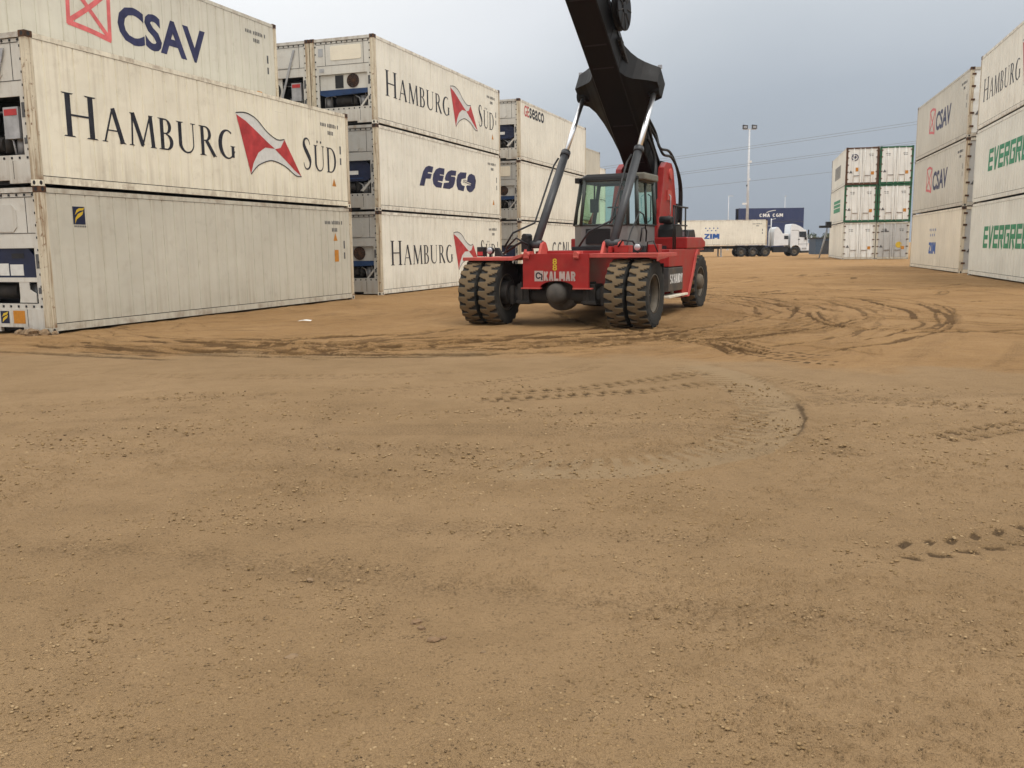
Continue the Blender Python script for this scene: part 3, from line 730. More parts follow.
# ------------------------------------------------------------------ light and sky
SUN_EL, SUN_AZ = 62., 138.          # azimuth clockwise from +y : light comes over the right shoulder, through cloud
w = bpy.data.worlds.new('World'); scene.world = w; w.use_nodes = True
def sky():
    t = w.node_tree; nd = t.nodes; bg = nd['Background']
    def n(ty, **k):
        x = nd.new(ty)
        for a, b in k.items(): setattr(x, a, b)
        return x
    def mth(op, a, b=0.):
        x = n('ShaderNodeMath', operation=op)
        for s, q in ((x.inputs[0], a), (x.inputs[1], b)):
            if hasattr(q, 'links'): t.links.new(q, s)
            else: s.default_value = q
        return x.outputs[0]
    tc = n('ShaderNodeTexCoord'); sp = n('ShaderNodeSeparateXYZ'); t.links.new(tc.outputs['Generated'], sp.inputs[0])
    el = mth('MAXIMUM', sp.outputs[2], 0.)
    mp = n('ShaderNodeMapping'); mp.inputs['Scale'].default_value = (1.6, 1.6, 4.5); t.links.new(tc.outputs['Generated'], mp.inputs[0])
    no = n('ShaderNodeTexNoise'); no.inputs['Scale'].default_value = 2.0; no.inputs['Detail'].default_value = 5; no.inputs['Roughness'].default_value = .5
    t.links.new(mp.outputs[0], no.inputs['Vector'])
    mr = n('ShaderNodeMapRange', interpolation_type='SMOOTHSTEP'); t.links.new(sp.outputs[0], mr.inputs[0])
    mr.inputs[1].default_value = .30; mr.inputs[2].default_value = -.30; mr.inputs[3].default_value = 0; mr.inputs[4].default_value = 1.0
    gain = mth('MULTIPLY', mr.outputs[0], mth('MINIMUM', mth('ADD', mth('MULTIPLY', el, .9), .02), .2))
    f = mth('ADD', mth('ADD', el, gain), mth('MULTIPLY', mth('SUBTRACT', no.outputs['Fac'], .5), .07))
    cr = n('ShaderNodeValToRGB'); t.links.new(f, cr.inputs[0])
    e = cr.color_ramp.elements
    stops = [(0, (.305,.345,.400)), (.08, (.335,.380,.440)), (.15, (.40,.445,.505)), (.23, (.54,.58,.625)), (.32, (.74,.765,.80)), (.42, (.86,.875,.89)), (.6, (1.2,1.2,1.2)), (1, (1.55,1.54,1.52))]
    e[0].position, e[0].color = stops[0][0], (*stops[0][1], 1); e[1].position, e[1].color = 1, (*stops[-1][1], 1)
    for p_, c_ in stops[1:-1]:
        q = e.new(p_); q.color = (*c_, 1)
    sk = n('ShaderNodeTexSky', sky_type='NISHITA', sun_disc=False)
    sk.sun_elevation = R(SUN_EL); sk.sun_rotation = R(SUN_AZ); sk.air_density = 1.4; sk.dust_density = 4.
    sc = n('ShaderNodeVectorMath', operation='SCALE'); t.links.new(cr.outputs[0], sc.inputs[0]); sc.inputs['Scale'].default_value = 10.
    mx = n('ShaderNodeMix', data_type='RGBA'); mx.inputs[0].default_value = .93
    t.links.new(sk.outputs[0], mx.inputs[6]); t.links.new(sc.outputs[0], mx.inputs[7])
    t.links.new(mx.outputs[2], bg.inputs[0]); bg.inputs[1].default_value = .1
sky()
sun = bpy.data.lights.new('sun', 'SUN'); sun.energy = 1.45; sun.angle = R(28); sun.color = (1., .95, .87)
sun_o = bpy.data.objects.new('sun', sun); COL.objects.link(sun_o)
sd = Vector((math.sin(R(SUN_AZ))*math.cos(R(SUN_EL)), math.cos(R(SUN_AZ))*math.cos(R(SUN_EL)), math.sin(R(SUN_EL))))
sun_o.rotation_euler = (-sd).to_track_quat('-Z', 'Y').to_euler(); sun_o.location = sd*60
vs_ = scene.view_settings; scene.display_settings.display_device = 'sRGB'
vs_.view_transform = 'Standard'; vs_.look = 'None'; vs_.exposure = .16; vs_.gamma = 1; vs_.use_curve_mapping = False
scene.cycles.max_bounces = 6; scene.cycles.transparent_max_bounces = 12

# ------------------------------------------------------------------ ground
def hash2(ix, iy, s):
    h = (ix.astype(np.int64)*374761393 + iy.astype(np.int64)*668265263 + s*1442695041) & 0xffffffff
    h = ((h ^ (h >> 13))*1274126177) & 0xffffffff
    return ((h ^ (h >> 16)) & 0xffffff)/float(0xffffff)
def vnoise(x, y, s=0):
    ix = np.floor(x); iy = np.floor(y); fx = x-ix; fy = y-iy
    fx = fx*fx*(3-2*fx); fy = fy*fy*(3-2*fy)
    a = hash2(ix, iy, s); b = hash2(ix+1, iy, s); c = hash2(ix, iy+1, s); d = hash2(ix+1, iy+1, s)
    return (a*(1-fx)+b*fx)*(1-fy)+(c*(1-fx)+d*fx)*fy
def fbm(x, y, o=4, s=0):
    v = 0; a = .5; t = 0
    for k in range(o):
        v = v+a*vnoise(x, y, s+k*17); t += a; x = x*2.03+3.1; y = y*2.03+7.7; a *= .5
    return v/t
def sst(x, a, b):
    t = np.clip((x-a)/(b-a), 0, 1); return t*t*(3-2*t)
def terrain(x, y):
    x = np.asarray(x, float); y = np.asarray(y, float)
    lat = np.interp(x, [2.5, 8, 14, 24, 27, 60], [0, .07, .222, .236, .29, .29])
    far = np.interp(y, [0, 80, 100, 400], [1, 1, .62, .62])
    back = np.interp(y, [60, 100], [0, .18])*(x < 40)
    return np.maximum(lat*far, back*np.clip((x-5)/15, 0, 1))
def bnd(x):   # distance at which the loose orange sand begins
    return np.interp(x, [-9, -4, 0, 2, 3.4, 5, 6, 9, 30], [15., 14.2, 13.8, 13.6, 12.4, 11.6, 10.6, 9.5, 9.])
# tyre marks: (kind, width, depth, damp, points)
TRACKS = [
 ('tread', .34, .022, .95, [(-.36,9.93),(.55,10.22),(1.54,10.77),(2.29,11.4),(2.64,11.86)]),
 ('tread', .30, .020, .9, [(-.6,9.5),(.08,9.63),(.97,9.9),(1.67,10.13),(2.56,10.77)]),
 ('band', .62, .020, .35, [(2.30,12.4),(2.66,11.08),(2.66,9.55),(2.42,8.35),(2.05,7.5),(1.55,6.9),(.91,6.55),(.34,6.5),(-.31,6.5)]),
 ('tread', .40, .018, .8, [(1.61,6.9),(2.2,6.77),(2.84,7.05),(3.52,7.32),(4.49,7.81),(5.6,8.3)]),
 ('tread', .36, .014, .6, [(1.64,7.76),(2.44,8.8),(3.38,9.2),(4.06,9.1),(5.2,8.9)]),
 ('tread', .36, .011, .95, [(1.48,4.51),(1.93,4.59),(2.34,4.68),(2.85,4.87),(3.39,5.06),(4.2,5.4)]),
 ('tread', .40, .014, .55, [(2.88,11.35),(3.29,10.23),(3.62,9.31),(4.14,8.85),(4.71,8.43),(5.6,8.0)]),
 ('tread', .38, .012, .45, [(-5.5,9.6),(-3.4,9.9),(-1.6,10.3),(-.2,10.9),(.8,11.8),(1.3,13)]),
 ('tread', .38, .012, .4, [(-.1,7.35),(.8,7.15),(1.7,7.2),(2.6,7.6),(3.6,8.3)]),
 ('tread', .42, .012, .4, [(-6.2,12.2),(-4.2,11.7),(-2.2,11.5),(-.4,11.7)]),
 ('rut', .42, .035, 0.40, [(-9.6,17.0),(-7.1,16.2),(-4.6,15.35),(-2.6,14.75),(-.6,14.4)]),
 ('rut', .40, .03, 0.35, [(-7.0,15.0),(-5.2,14.75),(-3.9,14.3),(-2.9,14.42),(-1.86,15.05),(-.2,15.3),(1.2,15.6)]),
 ('tread', .42, .035, .9, [(-3.94,13.95),(-2.6,14.1),(-1.4,14.6),(-.1,14.75),(1.3,15.1)]),
 ('rut', .42, .03, 0.35, [(-3.57,15.23),(-2.83,16.89),(-2.34,19.01),(-1.29,20.74)]),
 ('rut', .42, .03, 0.35, [(-2.4,14.6),(-2.0,16.2),(-1.5,18.0),(-.9,19.6)]),
 ('rut', .42, .026, 0.28, [(-1.5,14.4),(-.9,16.0),(-.5,17.6),(-.1,18.8)]),
 ('tread', .45, .03, .6, [(1.94,13.65),(2.3,14.6),(2.5,16.2),(2.6,17.85)]),
 ('tread', .45, .03, .6, [(1.5,14.0),(1.85,15.0),(2.05,16.2),(2.15,17.9)]),
 ('rut', .42, .04, 0.40, [(2.69,13.57),(3.3,15.3),(3.9,17.9),(4.5,21.7),(5.4,26)]),
 ('rut', .42, .04, 0.40, [(3.1,13.6),(3.9,15.6),(4.76,19.29),(6.19,26.31),(7.53,36.29)]),
 ('tread', .50, .045, 1., [(2.7,15.6),(3.19,14.6),(3.55,13.5),(3.95,12.5),(4.5,11.8)]),
 ('tread', .50, .04, .9, [(3.2,15.6),(3.7,14.6),(4.1,13.4),(4.6,12.6)]),
 ('rut', .40, .035, 0.35, [(4.2,14.6),(5.0,16.96),(6.77,22.03),(9.35,31.64),(12.4,47.3)]),
 ('rut', .40, .035, 0.35, [(4.9,14.0),(6.0,17.2),(7.9,22.5),(10.8,32),(15,50)]),
 ('rut', .40, .035, 0.40, [(4.0,19.8),(5.09,17.2),(6.66,16.9),(7.6,15.6),(8.2,13.6)]),
 ('rut', .40, .035, 0.35, [(4.6,21.5),(6.0,19.2),(7.8,18.6),(9.2,17.0),(10,14.6)]),
 ('rut', .40, .03, 0.30, [(5.6,26),(7.0,23.5),(9.4,22.4),(12,21),(14,19)]),
 ('rut', .45, .03, 0.30, [(6.4,30),(9,28.5),(12,28.2),(16,27.5)]),
 ('rut', .45, .03, 0.30, [(8,41),(11,38),(14.5,36.5),(17,36)]),
 ('rut', .5, .03, 0.30, [(9,58),(14,52),(20,50),(26,52)]),
 ('rut', .5, .03, 0.25, [(7,70),(14,64),(22,61),(26,62)]),
 ('soft', .55, .012, .55, [(-5.2,8.6),(-3.28,8.05),(-1.8,7.54),(0,7.06),(1.49,7.05),(3.02,6.9),(4.2,6.5)]),
 ('soft', .40, .010, .4, [(-5,8.0),(-2.47,7.01),(-.82,6.45),(.6,6.0)]),
 ('soft', .34, .012, .6, [(-3.2,5.05),(-1.98,4.76),(-1.11,4.53),(-.31,4.22),(.39,3.97),(1.24,3.75),(2.3,3.4)]),
 ('soft', .30, .008, .4, [(-3.2,5.6),(-1.8,5.35),(-.6,5.15),(.8,4.9),(2.2,4.6)]),
 ('soft', .26, .010, .5, [(-1.9,3.0),(-1.22,2.83),(-.7,2.68)]),
 ('soft', .30, .010, .5, [(-1.79,9.56),(-1.81,7.96),(-1.6,6.48),(-1.29,5.45)]),
 ('soft', .45, .008, .35, [(-6.4,10.6),(-4,10.4),(-1.6,9.4),(.4,8.8),(2.2,8.6)]),
]
_r = random.Random(21)
for i in range(12):
    u0 = _r.uniform(0, 1); x0 = 3.2+u0*6.5; y0 = 30+_r.uniform(-6, 12)
    mid_ = (2.2+u0*4.6+_r.uniform(-.5,.5), 19.5+_r.uniform(-1.5,1.5)); e_ = (_r.uniform(-2.5, 3.5), _r.uniform(14.0, 15.8))
    if i % 3 == 0: e_ = (_r.uniform(2.5, 5.5), _r.uniform(12.4, 14.0))
    c_ = ((mid_[0]+e_[0])/2+.5+_r.uniform(-.3,.6), (mid_[1]+e_[1])/2-.7)
    TRACKS.append(('rut', _r.uniform(.3,.55), _r.uniform(.010,.02), _r.uniform(.15,.3), [(x0,y0),mid_,c_,e_]))
def line_(x, y, ang, ln, bend, w_, dp, dm_):
    a = R(ang); p = []
    for k in range(4):
        t = k/3*ln; q = a+R(bend)*k/3; p.append((x+t*math.cos(q), y+t*math.sin(q)))
    TRACKS.append(('thin', w_, dp, dm_, p))
for i in range(44):      # slanting scrub lines in front of the machine
    line_(_r.uniform(-5.2, 1.6), _r.uniform(13.8, 15.4)+_r.uniform(0,1)**2*2, _r.uniform(14, 46), _r.uniform(1.6, 4.6), _r.uniform(-14, 16), _r.uniform(.12,.30), _r.uniform(.012,.026), _r.uniform(.6,1.))
for i in range(16):
    line_(_r.uniform(-9.3, -4), _r.uniform(14.6, 16.6), _r.uniform(-26, -12), _r.uniform(2, 5), _r.uniform(-6, 8), _r.uniform(.12,.28), _r.uniform(.012,.024), _r.uniform(.6,1.))
for i in range(9):       # dark scrubbed tread right of the front wheel
    line_(2.95+i*.085+_r.uniform(-.03,.03), 15.3+_r.uniform(-.5,.5), -72+_r.uniform(-3,3), _r.uniform(1.6,3.1), -8, _r.uniform(.06,.12), .026, _r.uniform(.8,1.))
for i in range(74):      # arcs of the turning sweep
    r0 = _r.uniform(7.2, 11.6); p0_ = _r.uniform(-62, 64); ln = _r.uniform(16, 48)
    pts_ = [(-1.5+(r0+k*_r.uniform(-.08,.12))*math.cos(R(p0_+ln*k/4)), 23+(r0)*math.sin(R(p0_+ln*k/4))*1.0) for k in range(5)]
    if min(p[1] for p in pts_) > 12.8: TRACKS.append(('thin', _r.uniform(.08,.17), _r.uniform(.010,.020), _r.uniform(.45,1.), pts_))
for i in range(46):
    r0 = _r.uniform(7.0, 9.4); p0_ = _r.uniform(-140, -62); ln = _r.uniform(14, 52)
    TRACKS.append(('thin', _r.uniform(.08,.2), _r.uniform(.010,.020), _r.uniform(.45,1.), [(-1.5+1.15*r0*math.cos(R(p0_+ln*k/4)), 23+(r0+k*.05)*math.sin(R(p0_+ln*k/4))) for k in range(5)]))
for i in range(22):      # long swings from the lane at the back toward the right rows
    r0 = _r.uniform(9, 24); p0_ = _r.uniform(170, 225); ln = _r.uniform(14, 40)
    pts_ = [(19+r0*math.cos(R(p0_+ln*k/4)), 24+r0*1.1*math.sin(R(p0_+ln*k/4))) for k in range(5)]
    if min(p[1] for p in pts_) > 12: TRACKS.append(('thin', _r.uniform(.12,.28), _r.uniform(.012,.02), _r.uniform(.4,.8), pts_))
for i in range(2):
    o_ = i*.22; TRACKS.append(('thin', .11, .024, .95, [(6.9+o_,21.2),(6.25+o_*.8,18.4-o_*.4),(6.5+o_*.5,16.7-o_*.8),(8.0+o_,16.0-o_*1.2)]))
for i in range(40):      # scattered lines of the far lane
    x_ = _r.uniform(4.5, 15); y_ = _r.uniform(13, 42)
    if x_ > 2+y_*.52: continue
    line_(x_, y_, _r.uniform(-50, 8) if y_ < 24 else _r.uniform(-20, 60), _r.uniform(1.2, 4.5), _r.uniform(-18, 18), _r.uniform(.10,.26)*(1+y_/40), .018, _r.uniform(.5,.95))
def track_field(X, Y):
    H = np.zeros_like(X); Dm = np.zeros_like(X); Sm = np.zeros_like(X)
    jit = (fbm(X*6, Y*6, 2, 91)-.5)
    brk = fbm(X*1.3, Y*1.3, 3, 55)
    for kind, wd, dep, damp_shade, pts in TRACKS:
        P = np.array(smooth_pts(pts, 6)); lo = P.min(0)-wd*2; hi = P.max(0)+wd*2
        idx = np.where((X > lo[0]) & (X < hi[0]) & (Y > lo[1]) & (Y < hi[1]))[0]
        if not len(idx): continue
        x = X[idx]; y = Y[idx]; best = np.full(len(idx), 9.); S = np.zeros(len(idx)); T = np.zeros(len(idx)); s0 = 0
        tot = sum(np.linalg.norm(P[k+1]-P[k]) for k in range(len(P)-1))
        for k in range(len(P)-1):
            d = P[k+1]-P[k]; l = np.linalg.norm(d); d = d/l
            u = np.clip((x-P[k,0])*d[0]+(y-P[k,1])*d[1], 0, l)
            px = x-P[k,0]-d[0]*u; py = y-P[k,1]-d[1]*u; r = np.hypot(px, py); sg = np.sign(d[0]*py-d[1]*px)
            m = r < best; best = np.where(m, r, best); S = np.where(m, s0+u, S); T = np.where(m, r*sg, T); s0 += l
        T = T+jit[idx]*.05
        a = np.abs(T)/(wd/2); fade = sst(S, 0, .5)*sst(tot-S, 0, .5)
        inside = sst(-a, -1.05, -.9); berm = np.exp(-((a-1.15)/.22)**2)
        pres = fade*sst(brk[idx], .28, .5)
        if kind == 'tread' and damp_shade > .65:
            # short crisp dashes pressed in two staggered rows
            h = 0; dm = 0
            for q in (-1, 1):
                ph = (S/.17+(q > 0)*.5+jit[idx]*.5) % 1; dd = np.abs(T-q*wd*.27-(ph-.35)*(.10 if P[:,1].mean() < 6 else .06)*q)
                hwd = .030 if P[:,1].mean() < 6 else .070; m_ = sst(-dd, -hwd-.012, -hwd+.008)*sst(ph, .02, .12)*sst(-ph, -.68, -.56); h = np.minimum(h, -dep*m_); dm = np.maximum(dm, damp_shade*m_)
            h = h-dep*.15*inside; h = h+dep*.25*berm
        elif kind == 'thin':
            m_ = sst(-a, -1., -.8)*sst(fbm(S*1.5+k*9.1+P[0,0]*7, T*5, 3, 33), .24, .36); fd = sst(S, 0, .3)*sst(tot-S, 0, .6); pres = fd
            h = -dep*m_+dep*.4*berm; dm = damp_shade*m_
        elif kind == 'tread':
            ph = (S/.155 + np.abs(T)*.8 + (T > 0)*.5) % 1
            bar = sst(np.abs(ph-.5), .2, .28)*sst(a, .12, .3)
            h = -dep*inside*(.25+.75*bar)+dep*.35*berm; dm = damp_shade*inside*bar
        elif kind == 'band':
            ph = (S/.17+np.abs(T)/.3*.5) % 1; bar = sst(np.abs(ph-.5), .2, .3)*sst(-T, -.05, .08)
            edge = np.exp(-((T-wd/2*.96)/.032)**2)
            h = -dep*inside*(.5+.5*bar)+dep*1.2*np.exp(-((T-wd/2*1.1)/.06)**2); dm = np.maximum(damp_shade*inside*bar, .9*edge*sst(S, tot*.36, tot*.46)*sst(-S, -tot*.72, -tot*.58)); Sm[idx] = np.maximum(Sm[idx], inside*(1-bar)*fade)
        elif kind == 'rut':
            h = -dep*inside*(1-.5*a*a)+dep*.55*berm; h = h+inside*dep*.5*jit[idx]
            stk = fbm(T*15+k*3.7, S*.55, 3, 70+int(wd*100))
            dm = min(1., damp_shade*1.25)*inside*sst(stk, .45, .66)*sst(brk[idx]+jit[idx]*.5, .30, .5); h = h-dep*.35*inside*sst(stk, .45, .66)
        else:
            g = np.exp(-a*a*1.2); h = -dep*g; dm = damp_shade*g*.55
        H[idx] = H[idx]+h*pres if kind != 'rut' else np.where(h < 0, np.minimum(H[idx], h*pres), np.maximum(H[idx], h*pres*.6)); Dm[idx] = np.maximum(Dm[idx], dm*pres)
    return H, Dm, Sm
def build_ground():
    # polar sheet centred under the camera: fine where the photograph looks, coarse elsewhere, out to the horizon
    th = np.concatenate([np.radians(np.arange(-180, -40, 4.)), np.radians(np.arange(-40, 40, .075)), np.radians(np.arange(40, 180, 4.))])
    ang = np.concatenate([np.radians(np.arange(44, 1.4, -.085)), np.radians(np.array([1.3,1.15,1.0,.85,.7,.55,.4,.3,.2,.12,.07,.04,.02]))])
    rs = [.25, .6, 1.0, 1.35]; q = 1.5
    while q < 90:
        rs.append(q); q += max(.004, min(.0016*(q*q/CAMH+CAMH), .022 if q < 13 else .022+(q-13)*.0026 if q < 26 else .056+(q-26)*.006))
    r = np.concatenate([rs, CAMH/np.tan(ang[ang < CAMH/90])])
    TH, RR = np.meshgrid(th, r); X = (RR*np.sin(TH)).ravel(); Y = (RR*np.cos(TH)).ravel()
    nt, nr = len(th), len(r)
    D = np.hypot(X, Y); near = np.clip(1-(D-60)/60, 0, 1)
    z = terrain(X, Y)
    edge = Y-bnd(X)+(fbm(X*.9, Y*.9, 3, 5)-.5)*2.2
    sand = sst(edge, -.5, .7)*np.clip(1-(D-140)/200, .55, 1)
    H, Dm, Sm = track_field(X, Y)
    rough = .006+.016*sand
    rel = (fbm(X*2.2, Y*2.2, 4, 3)-.5)*rough*2 + (fbm(X*9, Y*9, 3, 31)-.5)*(.007+.008*sand)
    near2 = np.clip(1-(D-7)/6, 0, 1)
    crumb = np.maximum(fbm(X*30, Y*30, 3, 77)-.57, 0)*.075*near2*(1-Sm)*sst(fbm(X*.8, Y*1.3, 3, 15), .3, .6)
    z = z + near*(rel*(1-.7*Sm)+H+crumb)
    # sand streaks left by many wheels: long, following the sweep out of the yard
    cx, cy = -9., 24.
    rad = np.hypot(X-cx, Y-cy); phi = np.arctan2(Y-cy, X-cx)
    stn = fbm(rad*2.6, phi*3.0, 4, 8); z += near*sand*(stn-.5)*.035
    stn2 = fbm(X*.28+3, Y*1.5, 4, 21)
    Dm = np.maximum(Dm, sand*.42*sst(stn, .56, .74)*near)
    Dm = np.maximum(Dm, (1-sand)*.30*sst(stn2, .58, .76))
    Dm = np.clip(Dm+(fbm(X*7, Y*7, 3, 44)-.5)*.25*(Dm > .08), 0, 1)
    under = np.exp(-(((X-2.1)/2.6)**2+((Y-20.5)/3.2)**2)); Dm = np.maximum(Dm, .35*under*sst(fbm(X*1.5, Y*1.5, 3, 61), .4, .65))  # patchy painted shade and oily wet soil below the machine
    sweep = sand*np.exp(-((np.hypot(X+1.5, (Y-23))-9.)/3.0)**2)*near
    V = np.stack([X, Y, z], 1)
    # centre cap
    V = np.vstack([V, [[0, 0, float(terrain(0, 0))]]])
    i, j = np.meshgrid(np.arange(nr-1), np.arange(nt), indexing='ij'); j2 = (j+1) % nt
    F = np.stack([i*nt+j, (i+1)*nt+j, (i+1)*nt+j2, i*nt+j2], -1).reshape(-1, 4)
    c = len(V)-1; jj = np.arange(nt); T3 = np.stack([np.full(nt, c), jj, (jj+1) % nt], 1)
    me = bpy.data.meshes.new('ground')
    me.vertices.add(len(V)); me.vertices.foreach_set('co', V.ravel())
    nl = F.size+T3.size; me.loops.add(nl); me.loops.foreach_set('vertex_index', np.concatenate([F.ravel(), T3.ravel()]).astype(np.int32))
    me.polygons.add(len(F)+len(T3))
    me.polygons.foreach_set('loop_start', np.concatenate([np.arange(len(F))*4, F.size+np.arange(len(T3))*3]).astype(np.int32))
    me.polygons.foreach_set('use_smooth', np.ones(len(F)+len(T3), bool))
    me.update(calc_edges=True); me.validate()
    for nm, arr in (('damp_shade', Dm), ('sand', sand), ('worn', Sm), ('sweep', sweep)):  # first channel: damp soil plus the shade painted beneath the machine
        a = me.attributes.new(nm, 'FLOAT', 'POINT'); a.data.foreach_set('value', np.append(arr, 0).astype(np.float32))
    return me
def mat_ground():
    t = NT('yard_earth'); v = t.coord()
    def attr(n):
        a = t.n('ShaderNodeAttribute'); a.attribute_name = n; return a.outputs['Fac']
    damp_shade, sand, worn = attr('damp_shade'), attr('sand'), attr('worn')
    big = t.noise(v, .35, 5, .6); mid = t.noise(v, 2.6, 6, .65); fine = t.noise(v, 52, 4, .68); grit = t.noise(v, 130, 2, .6)
    kh = t.mix(t.ramp(big, .35, .68), (.300,.194,.097), (.372,.246,.130))
    sa = t.mix(t.ramp(big, .35, .68), (.320,.186,.078), (.400,.243,.110))
    c = t.mix(sand, kh, sa)
    c = t.mix(t.ramp(mid, .45, .78, 0, .35), c, t.mix(sand, (.175,.110,.052), (.215,.115,.050)))
    c = t.mix(t.ramp(fine, .57, .66, 0, .55), c, (.150,.092,.042))
    c = t.mix(t.ramp(fine, .44, .26, 0, .30), c, (.34,.235,.13))
    c = t.mix(t.math('MULTIPLY', worn, .50), c, (.36,.26,.15))
    # gravel flecks
    vo = t.n('ShaderNodeTexVoronoi'); t.l(v, vo.inputs['Vector']); vo.inputs['Scale'].default_value = 55
    sp = t.math('MULTIPLY', t.ramp(vo.outputs['Distance'], .30, .18), t.ramp(t.noise(v, 9, 3), .50, .64))
    vc = t.n('ShaderNodeSeparateColor'); t.l(vo.outputs['Color'], vc.inputs[0])
    c = t.mix(t.math('MULTIPLY', sp, t.ramp(vc.outputs[0], .45, .7, 0, .7)), c, (.34,.235,.13))
    c = t.mix(t.math('MULTIPLY', sp, t.ramp(vc.outputs[1], .6, .8, 0, .75)), c, (.085,.058,.034))
    # streaks of the wheel sweep: arcs round the turning place, fine lines across, long lines along
    sx = t.n('ShaderNodeSeparateXYZ'); t.l(v, sx.inputs[0])
    wob = t.math('MULTIPLY', t.math('SUBTRACT', t.noise(v, .5, 2), .5), 1.6)
    dx = t.math('ADD', sx.outputs[0], 1.5); dy = t.math('SUBTRACT', sx.outputs[1], 23.)
    rad = t.math('ADD', t.math('SQRT', t.math('ADD', t.math('MULTIPLY', dx, dx), t.math('MULTIPLY', dy, dy))), wob)
    phi = t.math('ARCTAN2', dx, t.math('MULTIPLY', dy, -1.))
    cb = t.n('ShaderNodeCombineXYZ'); t.l(t.math('MULTIPLY', rad, 5.5), cb.inputs[0]); t.l(t.math('MULTIPLY', phi, 3.2), cb.inputs[1])
    s1 = t.noise(cb.outputs[0], 1.0, 5, .68)
    cb2 = t.n('ShaderNodeCombineXYZ'); t.l(t.math('MULTIPLY', t.math('ADD', sx.outputs[1], t.math('ADD', wob, t.math('MULTIPLY', sx.outputs[0], .12))), 4.6), cb2.inputs[0]); t.l(t.math('MULTIPLY', sx.outputs[0], .42), cb2.inputs[1])
    s2 = t.noise(cb2.outputs[0], 1.0, 5, .68)
    patch = t.noise(v, .33, 3, .5)
    sw = attr('sweep')
    s1m = t.math('MULTIPLY', t.ramp(s1, .55, .63), t.math('MULTIPLY', sw, t.ramp(patch, .42, .56, 0, .75)))
    s2m = t.math('MULTIPLY', t.math('MULTIPLY', t.ramp(s2, .56, .65), sand), t.ramp(patch, .60, .46, 0, .42))
    strk = t.math('MAXIMUM', s1m, s2m)
    c = t.mix(t.math('MULTIPLY', sw, t.ramp(s1, .46, .36, 0, .45)), c, (.40,.255,.13))
    dm = t.math('MULTIPLY', damp_shade, t.math('MAXIMUM', t.ramp(damp_shade, .45, .75), t.math('MULTIPLY', t.ramp(fine, .44, .56), 1.)))
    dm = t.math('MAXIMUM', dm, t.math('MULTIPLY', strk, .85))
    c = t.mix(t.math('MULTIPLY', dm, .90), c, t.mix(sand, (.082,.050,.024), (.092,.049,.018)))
    h0 = t.bump(t.math('SUBTRACT', 1., strk), .8, .035)
    h = t.math('ADD', t.math('MULTIPLY', fine, .6), t.math('ADD', t.math('MULTIPLY', grit, .5), t.math('MULTIPLY', sp, .5)))
    b1 = t.bump(h, 1., .042, h0); b2 = t.bump(mid, .35, .05, b1)
    return t.fin(c, .95, 0, b2, .15)
g = link('ground', build_ground(), mat_ground()); tag(g, 'brown compacted earth of the container yard with loose orange sand and tyre tracks', 'ground', kind='structure')

def ground_z(x, y): return float(terrain(x, y))
def pebbles(n, name, mat, label, cat, rmin, rmax, smin, smax, seed):
    r_ = np.random.default_rng(seed)
    ph = (1+5**.5)/2
    base = np.array([(-1,ph,0),(1,ph,0),(-1,-ph,0),(1,-ph,0),(0,-1,ph),(0,1,ph),(0,-1,-ph),(0,1,-ph),(ph,0,-1),(ph,0,1),(-ph,0,-1),(-ph,0,1)])/1.9
    fc = np.array([(0,11,5),(0,5,1),(0,1,7),(0,7,10),(0,10,11),(1,5,9),(5,11,4),(11,10,2),(10,7,6),(7,1,8),(3,9,4),(3,4,2),(3,2,6),(3,6,8),(3,8,9),(4,9,5),(2,4,11),(6,2,10),(8,6,7),(9,8,1)])
    k = int(n*2.2)
    rr = np.exp(r_.uniform(np.log(rmin), np.log(rmax), k)); an = np.radians(r_.uniform(-38, 38, k))
    x = rr*np.sin(an); y = rr*np.cos(an); keep = fbm(x*1.1, y*1.7, 3, 12) > r_.uniform(.34, .66, k)
    x, y, rr = x[keep][:n], y[keep][:n], rr[keep][:n]; m = len(x)
    s = smin+(smax-smin)*r_.random(m)**3.0; s *= np.clip(rr/5.5, .7, 1.5)
    V = base[None]*(1+r_.uniform(-.28, .28, (m, 12, 1)))
    an = r_.uniform(0, 6.28, m); c, sn = np.cos(an), np.sin(an)
    st = r_.uniform(.6, 1.5, m)
    vx = V[..., 0]*st[:, None]; vy = V[..., 1]; vz = V[..., 2]*r_.uniform(.45, .8, m)[:, None]
    X = (vx*c[:, None]-vy*sn[:, None])*s[:, None]+x[:, None]; Y = (vx*sn[:, None]+vy*c[:, None])*s[:, None]+y[:, None]
    Z = vz*s[:, None]+(terrain(x, y)+s*.12)[:, None]
    P = np.stack([X, Y, Z], -1).reshape(-1, 3); F = (fc[None]+(np.arange(m)*12)[:, None, None]).reshape(-1, 3)
    me = bpy.data.meshes.new(name); me.vertices.add(len(P)); me.vertices.foreach_set('co', P.ravel())
    me.loops.add(F.size); me.loops.foreach_set('vertex_index', F.ravel().astype(np.int32)); me.polygons.add(len(F))
    me.polygons.foreach_set('loop_start', (np.arange(len(F))*3).astype(np.int32)); me.update(calc_edges=True)
    o = link(name, me, mat); return tag(o, label, cat, kind='stuff')
def mat_gravel(name, cols):
    t = NT(name); v = t.coord(); vo = t.n('ShaderNodeTexVoronoi'); t.l(v, vo.inputs['Vector']); vo.inputs['Scale'].default_value = 16
    vc = t.n('ShaderNodeSeparateColor'); t.l(vo.outputs['Color'], vc.inputs[0])
    c = t.mix(t.ramp(vc.outputs[0], .2, .8), cols[0], cols[1]); c = t.mix(t.ramp(vc.outputs[1], .72, .8), c, cols[2])
    return t.fin(c, .95, 0, t.bump(t.noise(v, 90, 2), .4, .006), .15)
